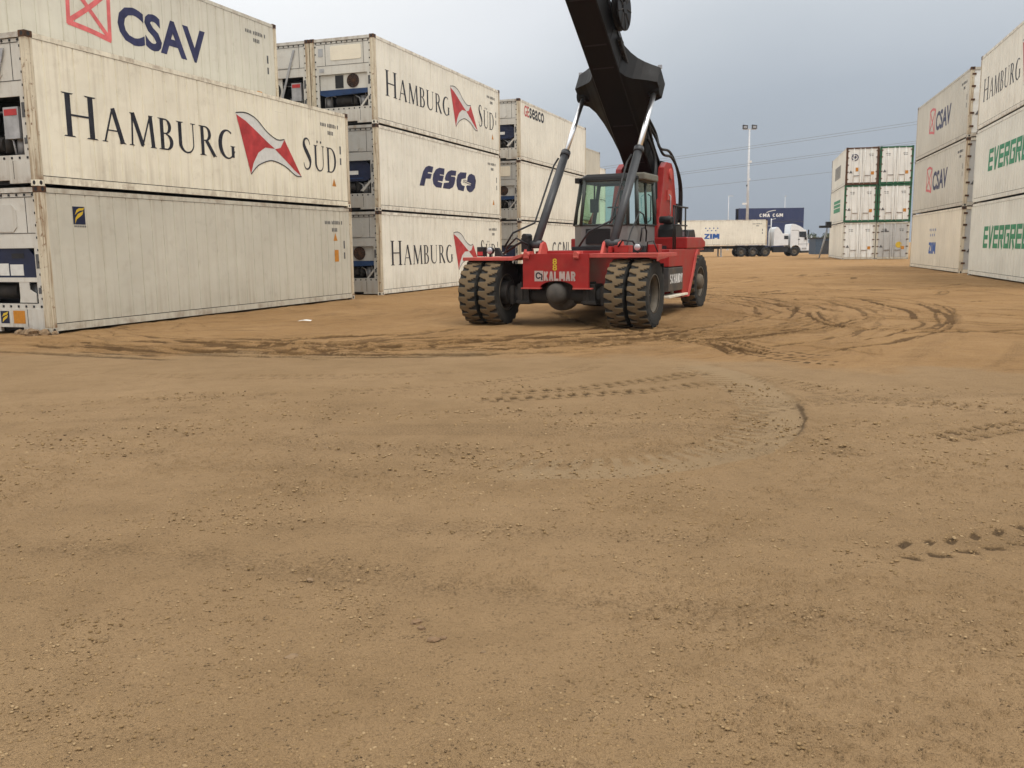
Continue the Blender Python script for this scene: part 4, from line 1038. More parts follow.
pebbles(21000, 'gravel', mat_gravel('gravel_stone', [(.21,.138,.066),(.285,.19,.095),(.33,.23,.125)]), 'small tan gravel scattered over the earth', 'gravel', 1.9, 11, .0020, .0125, 3)
pebbles(2200, 'soil_crumbs', mat_gravel('soil_crumb', [(.11,.070,.036),(.18,.118,.06),(.085,.055,.03)]), 'dark soil crumbs loosened by tyres', 'soil', 2.2, 11, .0022, .0085, 9)
def lump(name, x, y, s, mat, label, cat, seed, flat=.5, group=None):
    r_ = random.Random(seed); import bmesh
    bm = bmesh.new(); bmesh.ops.create_icosphere(bm, subdivisions=2, radius=s)
    for q in bm.verts:
        k = 1+r_.uniform(-.22, .22); q.co = Vector((q.co.x*k*1.25, q.co.y*k*.9, q.co.z*k*flat))
    me = bpy.data.meshes.new(name); bm.to_mesh(me); bm.free(); me.materials.append(None)
    o = link(name, me, mat); o.location = (x, y, ground_z(x, y)+s*flat*.35); o.rotation_euler.z = r_.uniform(0, 6)
    return tag(o, label, cat, group)
# ------------------------------------------------------------------ container stacks
# one row = near corner of the yard-facing side, heading, base height
ROWS = dict(A=(-9.14144,17.98604,R(19.5451),0.), B=(-4.46734,31.52950,R(19.4429),-.01), C=(.50231,45.14610,R(19.8452),-.015),
            R1=(15.66850,26.17679,R(15.7791),.236), R2=(19.57385,39.85060,R(14.2094),.2255), R3=(26.41951,72.97497,R(14.4178),.293))
def place(row, u, v, lev, flip=False, dz=0, **k):
    x, y, yaw, z0 = ROWS[row]; s, c = math.sin(yaw), math.cos(yaw)
    uu = u+CL/2; vv = v + (-CW/2 if flip else CW/2)
    X = x+s*uu-c*vv; Y = y+c*uu+s*vv
    return container(X, Y, z0+dz+lev*CH, (math.pi-yaw) if flip else -yaw, **k)
GL = 'refrigerated containers stacked along the left side'; GR = 'refrigerated containers stacked along the right side'; GB = 'container stack with doors facing the camera at the back right'
place('A',0,0,0, side='silver', unit='blue', unitmat='unit', marks=('FLOGO','ID','TRI2'), label='grey plain-sided container on the ground at far left, small navy and yellow sticker', group=GL)
place('A',0,0,1, side='cream', unit='box', unitmat='unit', marks=('HS','ID','TRI'), label='nearest cream container with huge dark serif lettering and red flag, upper one at far left', group=GL)
a2 = 2.49
place('A',0,a2,0, side='silver', unit='fan', label='grey-white container at ground level hidden behind the nearest left stack', group=GL)
place('A',0,a2,1, side='warm', unit='blue', label='white container in the middle of the hidden column behind the nearest left stack', group=GL)
place('A',0,a2,2, side='grey', unit='fan', marks=('CSAV','ID','LOWSTICK'), label='greyish container with red crossed-box emblem at top left corner, behind the cream one', group=GL)
place('B',0,0,0, side='warm', unit='fan', unitmat='unitdk', hatch=2, marks=('HS','ID'), label='white container with serif lettering on the ground, partly behind the red machine wheel', group=GL)
place('B',0,0,1, side='warm', unit='navy', unitmat='unitdk', marks=('FESCO','ID','TRI'), label='white container with slanted rounded navy lettering, middle of its stack left of the machine', group=GL)
place('B',0,0,2, side='warm', unit='fan', unitmat='unit', hatch=1, marks=('HS','ID','TRI'), label='white container with serif lettering on top of the second left stack, above navy lettering', group=GL)
place('B',0,a2,0, side='grey', unit='fan', label='grey container at ground level in the column behind the second left stack', group=GL)
place('B',0,a2,1, side='warm', unit='blue', label='white container in the middle of the column behind the second left stack', group=GL)
place('B',0,a2,2, side='warm', unit='box', unitmat='unit', label='white container end with round fan grille and diagonal stay, top left of middle', group=GL)
place('C',0,0,0, side='warm', unit='navy', unitmat='unitdk', marks=('CCAU','ID'), label='white container with grey lettering and pink round emblem, on the ground behind machine deck', group=GL)
place('C',0,0,1, side='warm', unit='fan', unitmat='unitdk', marks=('ID',), hatch=1, label='plain white container behind the left lift cylinder, middle of the third left stack', group=GL)
place('C',0,0,2, side='warm', unit='navy', unitmat='unit', marks=('GESEACO',), label='white container with small red and black lettering, top of the third left stack', group=GL)
for lev in range(3):
    place('C', 14.9, 2.9, lev, side='silver', unit='fan', ends='unit', dz=.02, label=('greyish container at the bottom', 'greyish container in the middle', 'greyish plain container at the top')[lev]+' of the stack beyond the third left stack', group=GL)
    place('C', 30.0, 6.2, lev, side='warm', unit='fan', ends='unit', dz=.02, label=('pale far container at the bottom', 'pale far container in the middle', 'pale far container at the top')[lev]+' of the last left stack, behind the cab roof', group=GL)
place('R1',0,0,0,True, side='pale', marks=('EVERGREEN',), label='pale container with green block lettering on the ground at right edge', group=GR)
place('R1',0,0,1,True, side='pale', marks=('EVERGREEN',), label='pale container with green block lettering in mid stack at right edge', group=GR)
place('R1',0,0,2,True, side='warm', marks=('HS',), label='white container with serif lettering and red flag at top right edge', group=GR)
place('R2',0,0,0,True, side='sand', doors='doorgrey', marks=('ZIM',), label='cream-yellow container with small blue lettering on the ground in the second right stack', group=GR)
place('R2',0,0,1,True, side='grey', doors='doorgrey', marks=('CSAV','ID'), label='grey container with pink crossed-box emblem, middle of the second right stack', group=GR)
place('R2',0,0,2,True, side='grey', doors='door', marks=('CSAV','ID'), label='grey container with pink crossed-box emblem, top of the second right stack', group=GR)
r3 = -(CW+.045)
place('R3',0,0,0,True, side='warm', frame='grey', doors='door', marks=(), label='container with white doors, no coloured frame, bottom left of the six by the back', group=GB)
place('R3',0,0,1,True, side='pale', frame='green', doors='door', marks=('GREENBOX',), label='container with white doors in a green frame, middle left, green panel marking on its side', group=GB)
place('R3',0,0,2,True, side='pale', frame='rust', doors='door', marks=('SMUDGE',), doormark='ring', label='container with white doors in a brown frame with a round blue emblem, top left', group=GB)
place('R3',0,r3,0,True, side='silver', frame='silver', doors='doorgrey', doormark='crane', label='container with grey doors with a yellow sticker, bottom right of the six by the back', group=GB)
place('R3',0,r3,1,True, side='pale', frame='green', doors='door', label='container with white doors in a green frame, middle right of the six by the back', group=GB)
place('R3',0,r3,2,True, side='pale', frame='green', doors='door', label='container with white doors in a green frame, top right of the six by the back', group=GB)
GN = 'navy containers stacked behind the truck'
for lev in range(3):
    o = container(48.75, 172.0+CW/2, .40+lev*2.591, R(-90), side='navyc', ends='door', doors='navyc', marks=('CGM',) if lev == 2 else (), jit=False,
        label=('navy blue container at ground level behind the white truck', 'plain navy blue container in mid stack behind the white truck', 'navy blue container with white lettering, top of the stack behind the truck')[lev], group=GN)
    o.scale.z = 2.591/CH

# ------------------------------------------------------------------ reach stacker (local: x = its left, y = to its rear, z up)
RS = empty('reach_stacker', (1.00473, 18.68542, 0), -R(24.908), 'red reach stacker with raised black boom, grey cab and dual front tyres on sandy earth', 'reach stacker')
def K(mb, name, mat, par=None, bevel=.008, loc=None): return mb.build(name, M[mat] if isinstance(mat, str) else mat, par or RS, loc, bevel)
# tyres
TR, TW = .6875, .39
def tyre_mesh(half=TW/2, N=22, Rr=TR):
    nu = N*8; prof = []          # across: sidewall, shoulder, tread, shoulder, sidewall
    wi = [-1, -.97, -.93, -.90, -.62, -.40, -.22, -.08, .08, .22, .40, .62, .90, .93, .97, 1]
    V = []; F = []
    side = [(.36, .80), (.42, .93), (.52, 1.02), (.60, 1.03)]
    rows = [(r, -x*half) for r, x in side] + [(None, w_*half*.98) for w_ in wi] + [(r, x*half) for r, x in side[::-1]]
    for r, a in rows:
        for i in range(nu):
            t = 2*math.pi*i/nu; ph = (i/8.) % 1
            if r is None:
                q = a/(half*.98); aq = abs(q)
                p = ph if q < 0 else (ph+.5) % 1
                p = (p + aq*.16) % 1
                wid = .14+.13*max(0, aq-.15)
                groove = 1. if (abs(p-.5) < wid and aq > .15) else 0.
                rr = Rr - (.012*aq**3) - (.034*groove if aq > .15 else 0) - (.03 if aq > .985 else 0)
            else: rr = r*Rr/.6875
            V.append((a, rr*math.cos(t), rr*math.sin(t)))
    m = len(rows)
    for k in range(m-1):
        for i in range(nu): F.append((k*nu+i, k*nu+(i+1) % nu, (k+1)*nu+(i+1) % nu, (k+1)*nu+i))
    me = bpy.data.meshes.new('tyre'); me.from_pydata(V, [], F); me.materials.append(None); return me
TY = tyre_mesh()
RIM = MB().lathe([(.365,-.17),(.385,-.175),(.385,-.15),(.35,-.14),(.33,-.05),(.33,.06),(.35,.14),(.385,.15),(.385,.175),(.365,.17)], 'x', n=40).mesh('rim')
DISH = MB().lathe([(.34,.03),(.26,-.03),(.20,-.05),(.16,-.02),(.13,.03),(.0,.035)], 'x', n=32).mesh('dish')
NUTS = MB()
for k in range(10):
    a = 2*math.pi*k/10; NUTS.cyl((-.05, .225*math.cos(a), .225*math.sin(a)), (.01, .225*math.cos(a), .225*math.sin(a)), .018, n=6)
NUTM = NUTS.mesh('nuts')
def wheel(x, y, out, hub=False, steer=0):
    w_ = link('wheel', TY, M['tyre'], RS); w_.location = (x, y, TR-.012); w_.rotation_euler = (random.uniform(0, 6), 0, steer)
    rm = link('rim', RIM, M['rim'], w_)
    d = link('hub_disc', DISH, M['dusty_dark'], w_); d.scale.x = out
    n = link('wheel_nuts', NUTM, M['rim'], w_); n.scale.x = out
    if hub:
        h = MB().lathe([(.20,.02),(.20,.16),(.17,.21),(.10,.235),(0,.24)], 'x', n=24).build('hub', M['rim'], w_); h.scale.x = out
    return w_
for s in (-1, 1):
    wheel(s*1.823, 0, s); wheel(s*1.363, 0, -s)
    wheel(s*1.335, 5.949, s, True, R(-1.5))
# chassis
K(MB().box(-.60,-.40,-.32,6.3,.78,1.38).box(.40,.60,-.32,6.3,.78,1.38).box(-.40,.40,1.2,1.5,.8,1.3).box(-.4,.4,3.4,3.7,.8,1.3), 'chassis_frame', 'red')
arch = [(.04+.36*math.cos(R(a)), .79+.135*math.sin(R(a))) for a in range(0, 181, 12)]
fp = K(MB().prism([(-.70,1.47),(-.70,.79)]+arch[::-1]+[(.72,.79),(.72,1.47)], 'y', -.40, -.33), 'front_plate', 'red', bevel=.006); fp.location.x = .05
K(MB().box(-.72,-.30,-.46,-.335,.765,.792).box(.40,.80,-.46,-.335,.765,.792), 'lower_flange', 'redtop', fp, .004)
def nm(geo, name, mat, d, par): 
    o = link(name, mark_mesh(geo, 'near', d), M[mat], par); return o
nm(blocktext('KALMAR', -.235, .445, .93, 1.115, .24, .09), 'lettering', 'kalgrey', .4035, fp)
lg = nm(polys2d([[(-.44,.92),(-.25,.92),(-.25,1.13),(-.44,1.13)]]), 'logo_square', 'kalgrey', .4030, fp)
nm(polys2d(ringq(-.355,1.035,(.062,.068),(.034,.040),20,330,16)+stroke(smooth_pts([(-.30,1.07),(-.275,1.03),(-.285,.98),(-.275,.945)]), .03)), 'logo_mark', 'ink', .4050, lg)
nm(font2d('8', -.045, .05, 1.255, 1.375, .02), 'yellow_digit', 'yellow', .4035, fp); nm(font2d('8', -.045, .05, 1.135, 1.255, .02), 'yellow_digit', 'yellow', .4038, fp)
for x in (-.60, .47):
    K(MB().cyl((x,-.48,1.45),(x,-.28,1.45),.055).box(x-.09,x+.09,-.34,-.28,1.38,1.52).cyl((x-.05,-.45,1.40),(x+.05,-.45,1.40),.035), 'tow_lug', 'redtop', fp, .006)
K(MB().box(-.70,.715,-.33,2.3,1.40,1.455), 'front_deck', 'redtop')
K(MB().box(-.95,.95,.95,1.15,1.455,1.515), 'cross_beam', 'red')
K(MB().box(-.85,.85,.45,5.4,.46,.80).box(-1.0,1.0,2.6,4.6,.50,1.3), 'belly_light_block', 'dark')  # boxes added to block light below, in place of chassis and transmission
# fenders
def fender(s):
    if s > 0:
        mb = MB().box(.72,2.16,-.36,1.05,1.385,1.465); mb.prism([(-.36,1.385),(.45,1.385),(.10,1.355),(-.2,1.34),(-.36,1.31)], 'x', 2.13, 2.16)
    else:
        mb = MB().prism([(-2.05,1.405),(-.92,1.405),(-.70,1.47),(-.70,1.40),(-.90,1.335),(-2.05,1.335)], 'y', -.36, 1.05)
        mb.box(-2.05,-2.02,.05,1.05,1.25,1.335)
    return mb
for s in (-1, 1):
    f = K(fender(s), 'fender', 'redtop')
    K(MB().prism([(s*1.15,.42),(s*1.97,.42),(s*1.97,1.25),(s*1.15,1.25)], 'y', .73, .75), 'mud_flap', 'black', f, 0)
# front axle
ax = K(MB().cyl((-1.15,0,.62),(1.15,0,.62),.17).cyl((-1.3,0,.66),(-1.1,0,.66),.25).cyl((1.1,0,.66),(1.3,0,.66),.25), 'front_axle', 'dusty_dark')
K(MB().lathe([(.0,-.50),(.09,-.49),(.16,-.45),(.21,-.37),(.225,-.26),(.225,-.15),(.33,-.14),(.36,-.07),(.36,.1),(.25,.3),(0,.4)], 'y', (.06,0,.67), 28), 'differential_housing', 'housing', ax, 0)
for s in (-1, 1):
    K(MB().box(s*.72-.13,s*.72+.13,-.24,.24,.44,.86).box(s*.72-.16,s*.72+.16,-.27,-.22,.46,.52).box(s*.72-.05,s*.72+.0,-.27,.2,.5,.9).cyl((s*1.0,-.16,.44),(s*1.0,-.16,.82),.06), 'axle_mount', 'dusty_dark', ax, .01)
K(MB().box(-1.2,1.2,5.83,6.07,.55,.80), 'rear_axle', 'dusty_dark')
# lift cylinders
for s in (-1, 1):
    b = Vector((s*.87,.80,1.66)); t = Vector((s*.87,3.76,5.14)); d = t-b
    c = K(MB().cyl(b, b+d*.595, .092, n=24).cyl(b+d*.57, b+d*.60, .112, n=24).cyl(b-Vector((.16,0,0)), b+Vector((.16,0,0)), .085), 'lift_cylinder', 'cylgrey', bevel=0)
    K(MB().cyl(b+d*.60, t, .058, n=20), 'piston_rod', 'chrome', c, 0); K(MB().cyl(t-Vector((.14,0,0)), t+Vector((.14,0,0)), .13), 'rod_eye', 'boom', c, 0)
    K(MB().tube([b+d*.55+Vector((-.13,0,.03)), b+d*.50+Vector((-.175,-.02,.03)), b+d*.3+Vector((-.175,-.02,.03)), b+d*.12+Vector((-.18,0,.05)), b+Vector((-.5,-.1,.25)), b+Vector((-.75,.0,-.05))], .022), 'hydraulic_hose', 'black', c, 0)
    for q in (-.17, .17):
        K(MB().prism([(.55,1.45),(1.05,1.45),(.98,1.58),(.9,1.69),(.80,1.72),(.70,1.68),(.62,1.56)], 'x', s*.87+q-.03, s*.87+q+.03), 'cylinder_lug', 'redtop', c, .006)
K(MB().tube([(-1.0,.75,1.60),(-1.15,.7,1.72),(-1.3,.75,1.66),(-1.6,.9,1.52),(-1.75,1.0,1.46)], .028).tube([(-.98,.6,1.66),(-1.2,.5,1.80),(-1.5,.7,1.62),(-1.66,.9,1.47)], .022).box(-1.14,-.98,.62,.86,1.50,1.80).cyl((-1.06,.6,1.83),(-1.06,.9,1.83),.06), 'valve_block', 'black', bevel=0)
# boom
EB = math.atan(.76); cE, sE = math.cos(EB), math.sin(EB)
def bp(s, h, r): return (r, 2.6-s*cE+h*sE, 5.59+s*sE+h*cE)
def bsec(s, hw, h0, h1, ch=.05): return [bp(s,h0,-hw+ch), bp(s,h0,hw-ch), bp(s,h0+ch,hw), bp(s,h1-ch,hw), bp(s,h1,hw-ch), bp(s,h1,-hw+ch), bp(s,h1-ch,-hw), bp(s,h0+ch,-hw)]
boom = K(MB().loft([bsec(-4.45,.27,.12,.62), bsec(-3.9,.31,.0,.76), bsec(-2.2,.31,0,.82), bsec(3.4,.31,0,.82)]), 'boom', 'boom', bevel=0)
K(MB().loft([bsec(3.3,.25,.06,.74), bsec(5.2,.25,.06,.74)]).cyl(bp(5.1,.1,-.45), bp(5.1,.1,.45), .14), 'inner_boom', 'boom', boom, 0)
# small weld flange along the lower edges
for s in (-1, 1): K(MB().loft([[bp(q,-.012,s*.25), bp(q,-.012,s*.315), bp(q,.015,s*.335), bp(q,.03,s*.30)] for q in (-3.8, 3.35)]), 'edge_flange', 'boom', boom, 0)
def wing(s):
    secs = []
    for r, a, b, h0, h1 in ((.30,-3.15,-.20,.02,.80),(.40,-2.35,-.42,.06,.80),(.52,-1.92,-.58,.14,.79),(.66,-1.62,-.70,.22,.78),(.80,-1.46,-.79,.27,.77),(.93,-1.42,-.86,.29,.76),(1.00,-1.40,-.90,.31,.75)):
        secs.append([bp(a,h0,s*r), bp(b,h0,s*r), bp(b,h1,s*r), bp(a,h1,s*r)])
    return MB().loft(secs)
for s in (-1, 1):
    wg = K(wing(s), 'cylinder_bracket', 'boom', boom, 0)
    p0 = bp(-1.0,.70,s*.97)
    K(MB().cyl(p0, (p0[0],p0[1],p0[2]+.10), .012, n=6).box(p0[0]-.045,p0[0]+.045,p0[1]-.03,p0[1]+.03,p0[2]+.09,p0[2]+.17), 'boom_lamp', 'lens', boom, 0)
K(MB().lathe([(.16,-.07),(.43,-.07),(.47,-.075),(.47,-.04),(.40,-.035),(.40,.035),(.47,.04),(.47,.075),(.43,.07),(.16,.07)], 'x', bp(.78,.83,.47), 32).cyl(bp(.78,.83,.30), bp(.78,.83,.56), .12), 'hose_reel', 'boom', boom, 0)
for q in (-3.2, -1.9, -.1, .55, 1.75, 2.6):
    K(MB().loft([[bp(q,-.006,-.27), bp(q,-.006,.27), bp(q,.05,.318), bp(q,.77,.318), bp(q,.826,.27), bp(q,.826,-.27), bp(q,.77,-.318), bp(q,.05,-.318)], [bp(q+.035,-.006,-.27), bp(q+.035,-.006,.27), bp(q+.035,.05,.318), bp(q+.035,.77,.318), bp(q+.035,.826,.27), bp(q+.035,.826,-.27), bp(q+.035,.77,-.318), bp(q+.035,.05,-.318)]]), 'weld_band', 'dark', boom, 0)
K(MB().loft([[bp(-1.6,.60,.312), bp(-1.6,.60,.335), bp(-1.6,.68,.335), bp(-1.6,.68,.312)], [bp(3.2,.60,.312), bp(3.2,.60,.335), bp(3.2,.68,.335), bp(3.2,.68,.312)]]), 'side_guide', 'cylgrey', boom, 0)
sp = MB(); c0 = Vector(bp(.78,.83,.545))
for k in range(9):
    a = 2*math.pi*k/9; sp.cyl(c0+Vector((0,.12*math.cos(a),.12*math.sin(a))), c0+Vector((0,.45*math.cos(a),.45*math.sin(a))), .014, n=6)
K(sp, 'reel_spokes', 'dusty_dark', boom, 0)
ch_ = MB()
for k in range(42):
    q = -1.9+k*.052; ch_.loft([[bp(q,.44,.318), bp(q,.44,.40), bp(q,.52,.40), bp(q,.52,.318)], [bp(q+.036,.44,.318), bp(q+.036,.44,.40), bp(q+.036,.52,.40), bp(q+.036,.52,.318)]])
K(ch_, 'hose_chain', 'dusty_dark', boom, 0)
hs_ = MB()
for dx, pts in ((0, [bp(-2.0,.62,.36),bp(-2.9,.72,.44),(.56,5.35,4.02),(.62,6.05,3.98),(.66,6.62,3.62),(.68,6.90,3.05),(.66,6.9,2.2)]),
                (.07, [bp(-2.1,.52,.36),bp(-3.0,.60,.46),(.60,5.5,3.88),(.66,6.1,3.84),(.72,6.58,3.50),(.74,6.86,3.0),(.72,6.9,2.1)]),
                (.02, [bp(-2.6,.35,.36),bp(-3.3,.30,.42),(.50,5.25,3.3),(.50,5.30,2.5)]), (.05, [bp(-2.6,.25,.40),bp(-3.2,.15,.46),(.52,5.05,3.2),(.54,5.1,2.4)]),
                (.0, [bp(-1.2,.6,.36),bp(-2.0,.55,.42),bp(-3.0,.45,.40),bp(-3.9,.45,.42)]), (.0, [(.30,5.7,3.9),(.1,5.9,4.12),(-.2,6.1,4.05),(-.35,6.3,3.7)])):
    hs_.tube(smooth_pts([tuple(p) for p in pts], 6), .034, 8)
K(hs_, 'boom_hoses', 'black', boom, 0)
# boom towers
for s in (-1, 1):
    tw = K(MB().prism([(4.75,1.40),(6.75,1.40),(6.70,2.75),(6.40,3.55),(6.2,3.70),(5.75,3.70),(5.5,3.55),(5.38,3.1)], 'x', s*.56-.08, s*.56+.08), 'boom_tower', 'red', bevel=.012)
    K(MB().cyl((s*.45,6.05,3.42),(s*.68,6.05,3.42),.14).box(s*.66-.02,s*.66+.02,5.75,6.1,2.75,3.0), 'pivot_cap', 'redtop', tw, 0)
    K(MB().tube([(s*.67,5.85,2.35),(s*.72,5.85,2.40),(s*.72,5.85,2.85),(s*.67,5.85,2.9)], .014), 'grab_handle', 'ltsteel', tw, 0)
    K(MB().box(s*.56-.10,s*.56+.10,6.75,6.85,1.5,2.7), 'rear_trunking', 'black', tw, .01)
K(MB().cyl((-.60,6.05,3.42),(.60,6.05,3.42),.19).box(-.45,.45,5.9,6.5,3.2,3.75), 'boom_pivot', 'boom', bevel=0)
# cab
BOT = [(-.56,2.72),(.58,2.72),(.72,2.98),(.72,4.42),(-.86,4.42),(-.86,3.12)]
TOP = [(-.48,2.80),(.54,2.80),(.67,3.03),(.67,4.40),(-.70,4.40),(-.70,3.15)]
ZB, ZW, ZT = 1.60, 2.08, 3.12
cb = K(MB().loft([[(x,y,ZB) for x, y in BOT], [(x,y,ZW) for x, y in BOT]]), 'cab_body', 'cabgrey', bevel=.012)
def lerp(i, z): 
    k = (z-ZW)/(ZT-ZW); a, b = BOT[i], TOP[i]; return Vector((a[0]+(b[0]-a[0])*k, a[1]+(b[1]-a[1])*k, z))
pil = MB()
for i in range(6):
    pil.cyl(lerp(i,ZW), lerp(i,ZT), .042 if i in (0,1) else .05, n=8)
for i in range(6): pil.cyl(lerp(i,ZW+.01), lerp((i+1) % 6,ZW+.01), .025, n=6); pil.cyl(lerp(i,ZT-.02), lerp((i+1) % 6,ZT-.02), .04, n=6)
m2 = (lerp(2,ZW)+lerp(3,ZW))/2; m3 = (lerp(2,ZT)+lerp(3,ZT))/2; pil.cyl(m2, m3, .03, n=8); 
K(pil, 'cab_frame', mat_simple('dark_green_grey_frame', (.05,.06,.055), .5), cb, 0)
for i, nme in enumerate(('windscreen', 'corner_window', 'door_window', 'rear_window', 'side_window', 'corner_window')):
    j = (i+1) % 6; K(MB().add([lerp(i,ZW+.03), lerp(j,ZW+.03), lerp(j,ZT-.05), lerp(i,ZT-.05)], [(0,1,2,3)]), nme, 'glass', cb, 0)
rf = K(MB().loft([[(x*1.06+.01,y-.05 if y < 3.5 else y+.05,ZT) for x, y in TOP], [(x*1.05+.01,y-.04 if y < 3.5 else y+.04,ZT+.06) for x, y in TOP], [(x*.9,y,ZT+.12) for x, y in TOP]]), 'cab_roof', 'black', cb, 0)
K(MB().box(.46,.86,3.05,4.2,ZT-.02,ZT+.14), 'air_conditioner', mat_simple('olive_grey_plastic', (.17,.165,.13), .6), rf, .03)
K(MB().box(-.78,-.66,2.9,3.05,ZT-.06,ZT+.06), 'roof_lamp', 'black', rf, .01)
gr_ = MB().box(-.42,.16,2.66,2.715,1.66,2.00)
for k in range(7): gr_.box(-.41,.15,2.64,2.66,1.68+k*.05,1.705+k*.05)
K(gr_, 'front_grille', 'black', cb, 0)
K(MB().tube([(.30,2.70,2.03),(.1,2.72,2.08),(.48,2.70,2.5)], .010).cyl((.28,2.69,2.20),(.60,2.72,2.62),.012,n=6), 'wiper', 'black', cb, 0)
K(MB().box(-.15,.35,3.75,4.2,2.05,2.2).prism([(4.12,2.2),(4.28,2.2),(4.36,2.95),(4.24,2.95)], 'x', -.12, .32).box(-.02,.22,4.2,4.3,2.95,3.1), 'driver_seat', 'black', cb, .03)
K(MB().cyl((.1,3.1,1.9),(.1,3.25,2.48),.035).lathe([(.17,-.012),(.195,-.012),(.195,.012),(.17,.012)], 'z', (.1,3.28,2.5), 24, True).cyl((-.08,3.28,2.5),(.28,3.28,2.5),.012), 'steering_wheel', 'black', cb, 0)
K(MB().box(-.62,-.42,3.5,3.58,2.4,2.72).cyl((-.52,3.54,2.72),(-.52,3.54,3.1),.02), 'cab_monitor', 'black', cb, .01)
K(MB().tube([(.77,3.05,1.7),(.81,3.02,1.9),(.81,3.05,2.0),(.81,3.3,2.02),(.81,3.42,1.95),(.79,3.45,1.7)], .018).tube([(.74,3.75,2.15),(.81,3.75,2.2),(.81,3.75,2.75),(.74,3.75,2.8)], .014), 'cab_grab_rail', 'black', cb, 0)
K(MB().box(-.75,1.0,2.6,4.5,1.46,1.60), 'cab_mount', 'dark', None, .01)
# rear body
hood = K(MB().prism([(4.5,1.52),(6.15,1.52),(6.45,1.56),(6.45,1.70),(6.1,1.80),(4.5,1.80)], 'x', -1.50, 1.50), 'hood', 'red', bevel=.03)
K(MB().prism([(6.45,.55),(7.15,.7),(7.15,1.6),(6.45,1.78)], 'x', -1.2, 1.2), 'counterweight', 'red', None, .03)
for s in (-1, 1):
    a, b = (1.02, 1.48) if s > 0 else (-1.48, -1.02)
    bd = K(MB().prism([(2.95,1.515),(2.95,1.12),(4.18,1.12),(4.18,.36),(4.72,.36),(5.22,.95),(5.42,1.32),(5.70,1.46),(6.40,1.48),(6.40,1.515)], 'x', a, b), 'side_body', 'red', None, .012)
    K(MB().loft([[(s*1.485,y,z),(s*1.485,y+.11,z),(s*1.525,y+.11,z),(s*1.525,y,z)] for y, z in ((4.62,.37),(5.10,.96),(5.36,1.36),(5.55,1.50))]), 'arch_flange', 'redtop', bd, 0)
    K(MB().box(s*1.36-.14,s*1.36+.14,2.86,4.16,.56,1.10), 'side_box', mat_simple('dark_grey_box_paint', (.045,.042,.04), .5, dust=.3), bd, .015)
    K(MB().box(s*1.40-.16,s*1.40+.16,2.75,4.45,.42,.47).box(s*1.3-.03,s*1.3+.03,2.9,2.96,.47,.6).box(s*1.3-.03,s*1.3+.03,3.9,3.96,.47,.6), 'step_plate', 'sand', bd, .006)
link('lettering', mark_mesh(blocktext('SCHANDY', 2.98, 4.10, .74, .95, .21, .12), 'side', 1.504), M['white'], bpy.data.objects[bd.name])
rl = MB()
for y in (3.45, 3.62, 4.55): rl.cyl((1.44,y,1.50),(1.44,y,2.50),.020,n=8)
rl.tube([(1.44,3.42,2.5),(1.44,4.75,2.5)], .022).tube([(1.44,3.42,2.07),(1.44,4.7,2.07)], .018)
K(rl, 'handrail', 'black', None, 0)
K(MB().prism([(4.55,1.46),(5.25,1.46),(5.25,2.0),(5.1,2.12),(4.7,2.12),(4.55,2.0)], 'x', .76, 1.2).cyl((.95,4.8,2.12),(.95,4.8,2.3),.13).cyl((.8,4.55,2.22),(1.1,4.55,2.22),.09), 'air_filter', 'black', None, .03)
lamp = K(MB().prism([(5.35,1.79),(5.45,1.98),(6.0,2.0),(6.15,1.79)], 'x', 1.0, 1.32), 'rear_lamp_housing', 'black', None, .03)
K(MB().box(1.08,1.25,5.33,5.40,1.82,1.94), 'rear_lamp_glass', 'lens', lamp, 0)
# fender lamps
def worklamp(x, y, z, r):
    l = K(MB().cyl((x,y+.10,z),(x,y,z),r,n=16).box(x-.02,x+.02,y+.02,y+.06,z-r-.08,z-r+.02), 'work_lamp', 'black', None, 0)
    K(MB().lathe([(r*.9,-.004),(r*.8,-.02),(r*.4,-.03),(0,-.033)], 'y', (x,y,z), 16), 'lamp_glass', 'lens', l, 0)
worklamp(-1.62, .05, 1.54, .075); worklamp(1.60, .12, 1.58, .075)
K(MB().box(-1.92,-1.76,.05,.22,1.42,1.62).prism([(-1.52,1.42),(-1.34,1.42),(-1.45,1.60),(-1.52,1.60)], 'y', .1, .2), 'marker_lamp', 'black', None, .01)
K(MB().box(-1.90,-1.78,.036,.048,1.44,1.52), 'red_reflector', 'inkred', None, 0)
for q in ((1.06,1.36,.3,.6,1.475,1.62),(.95,1.02,.25,.5,1.475,1.60),(1.75,1.98,.3,.55,1.475,1.63)): K(MB().box(*q), 'fender_valve_box', 'red', None, .01)
K(MB().tube([(1.15,.3,1.60),(1.25,.25,1.72),(1.45,.3,1.70),(1.5,.5,1.5)], .02).tube([(1.76,.25,1.48),(1.78,.22,1.68),(1.9,.22,1.70),(1.98,.25,1.48)], .014).tube([(1.1,.9,1.5),(1.0,1.6,1.9),(.98,2.3,2.35),(.95,2.7,2.3),(.96,2.9,1.9)], .016), 'deck_hoses', 'black', None, 0)
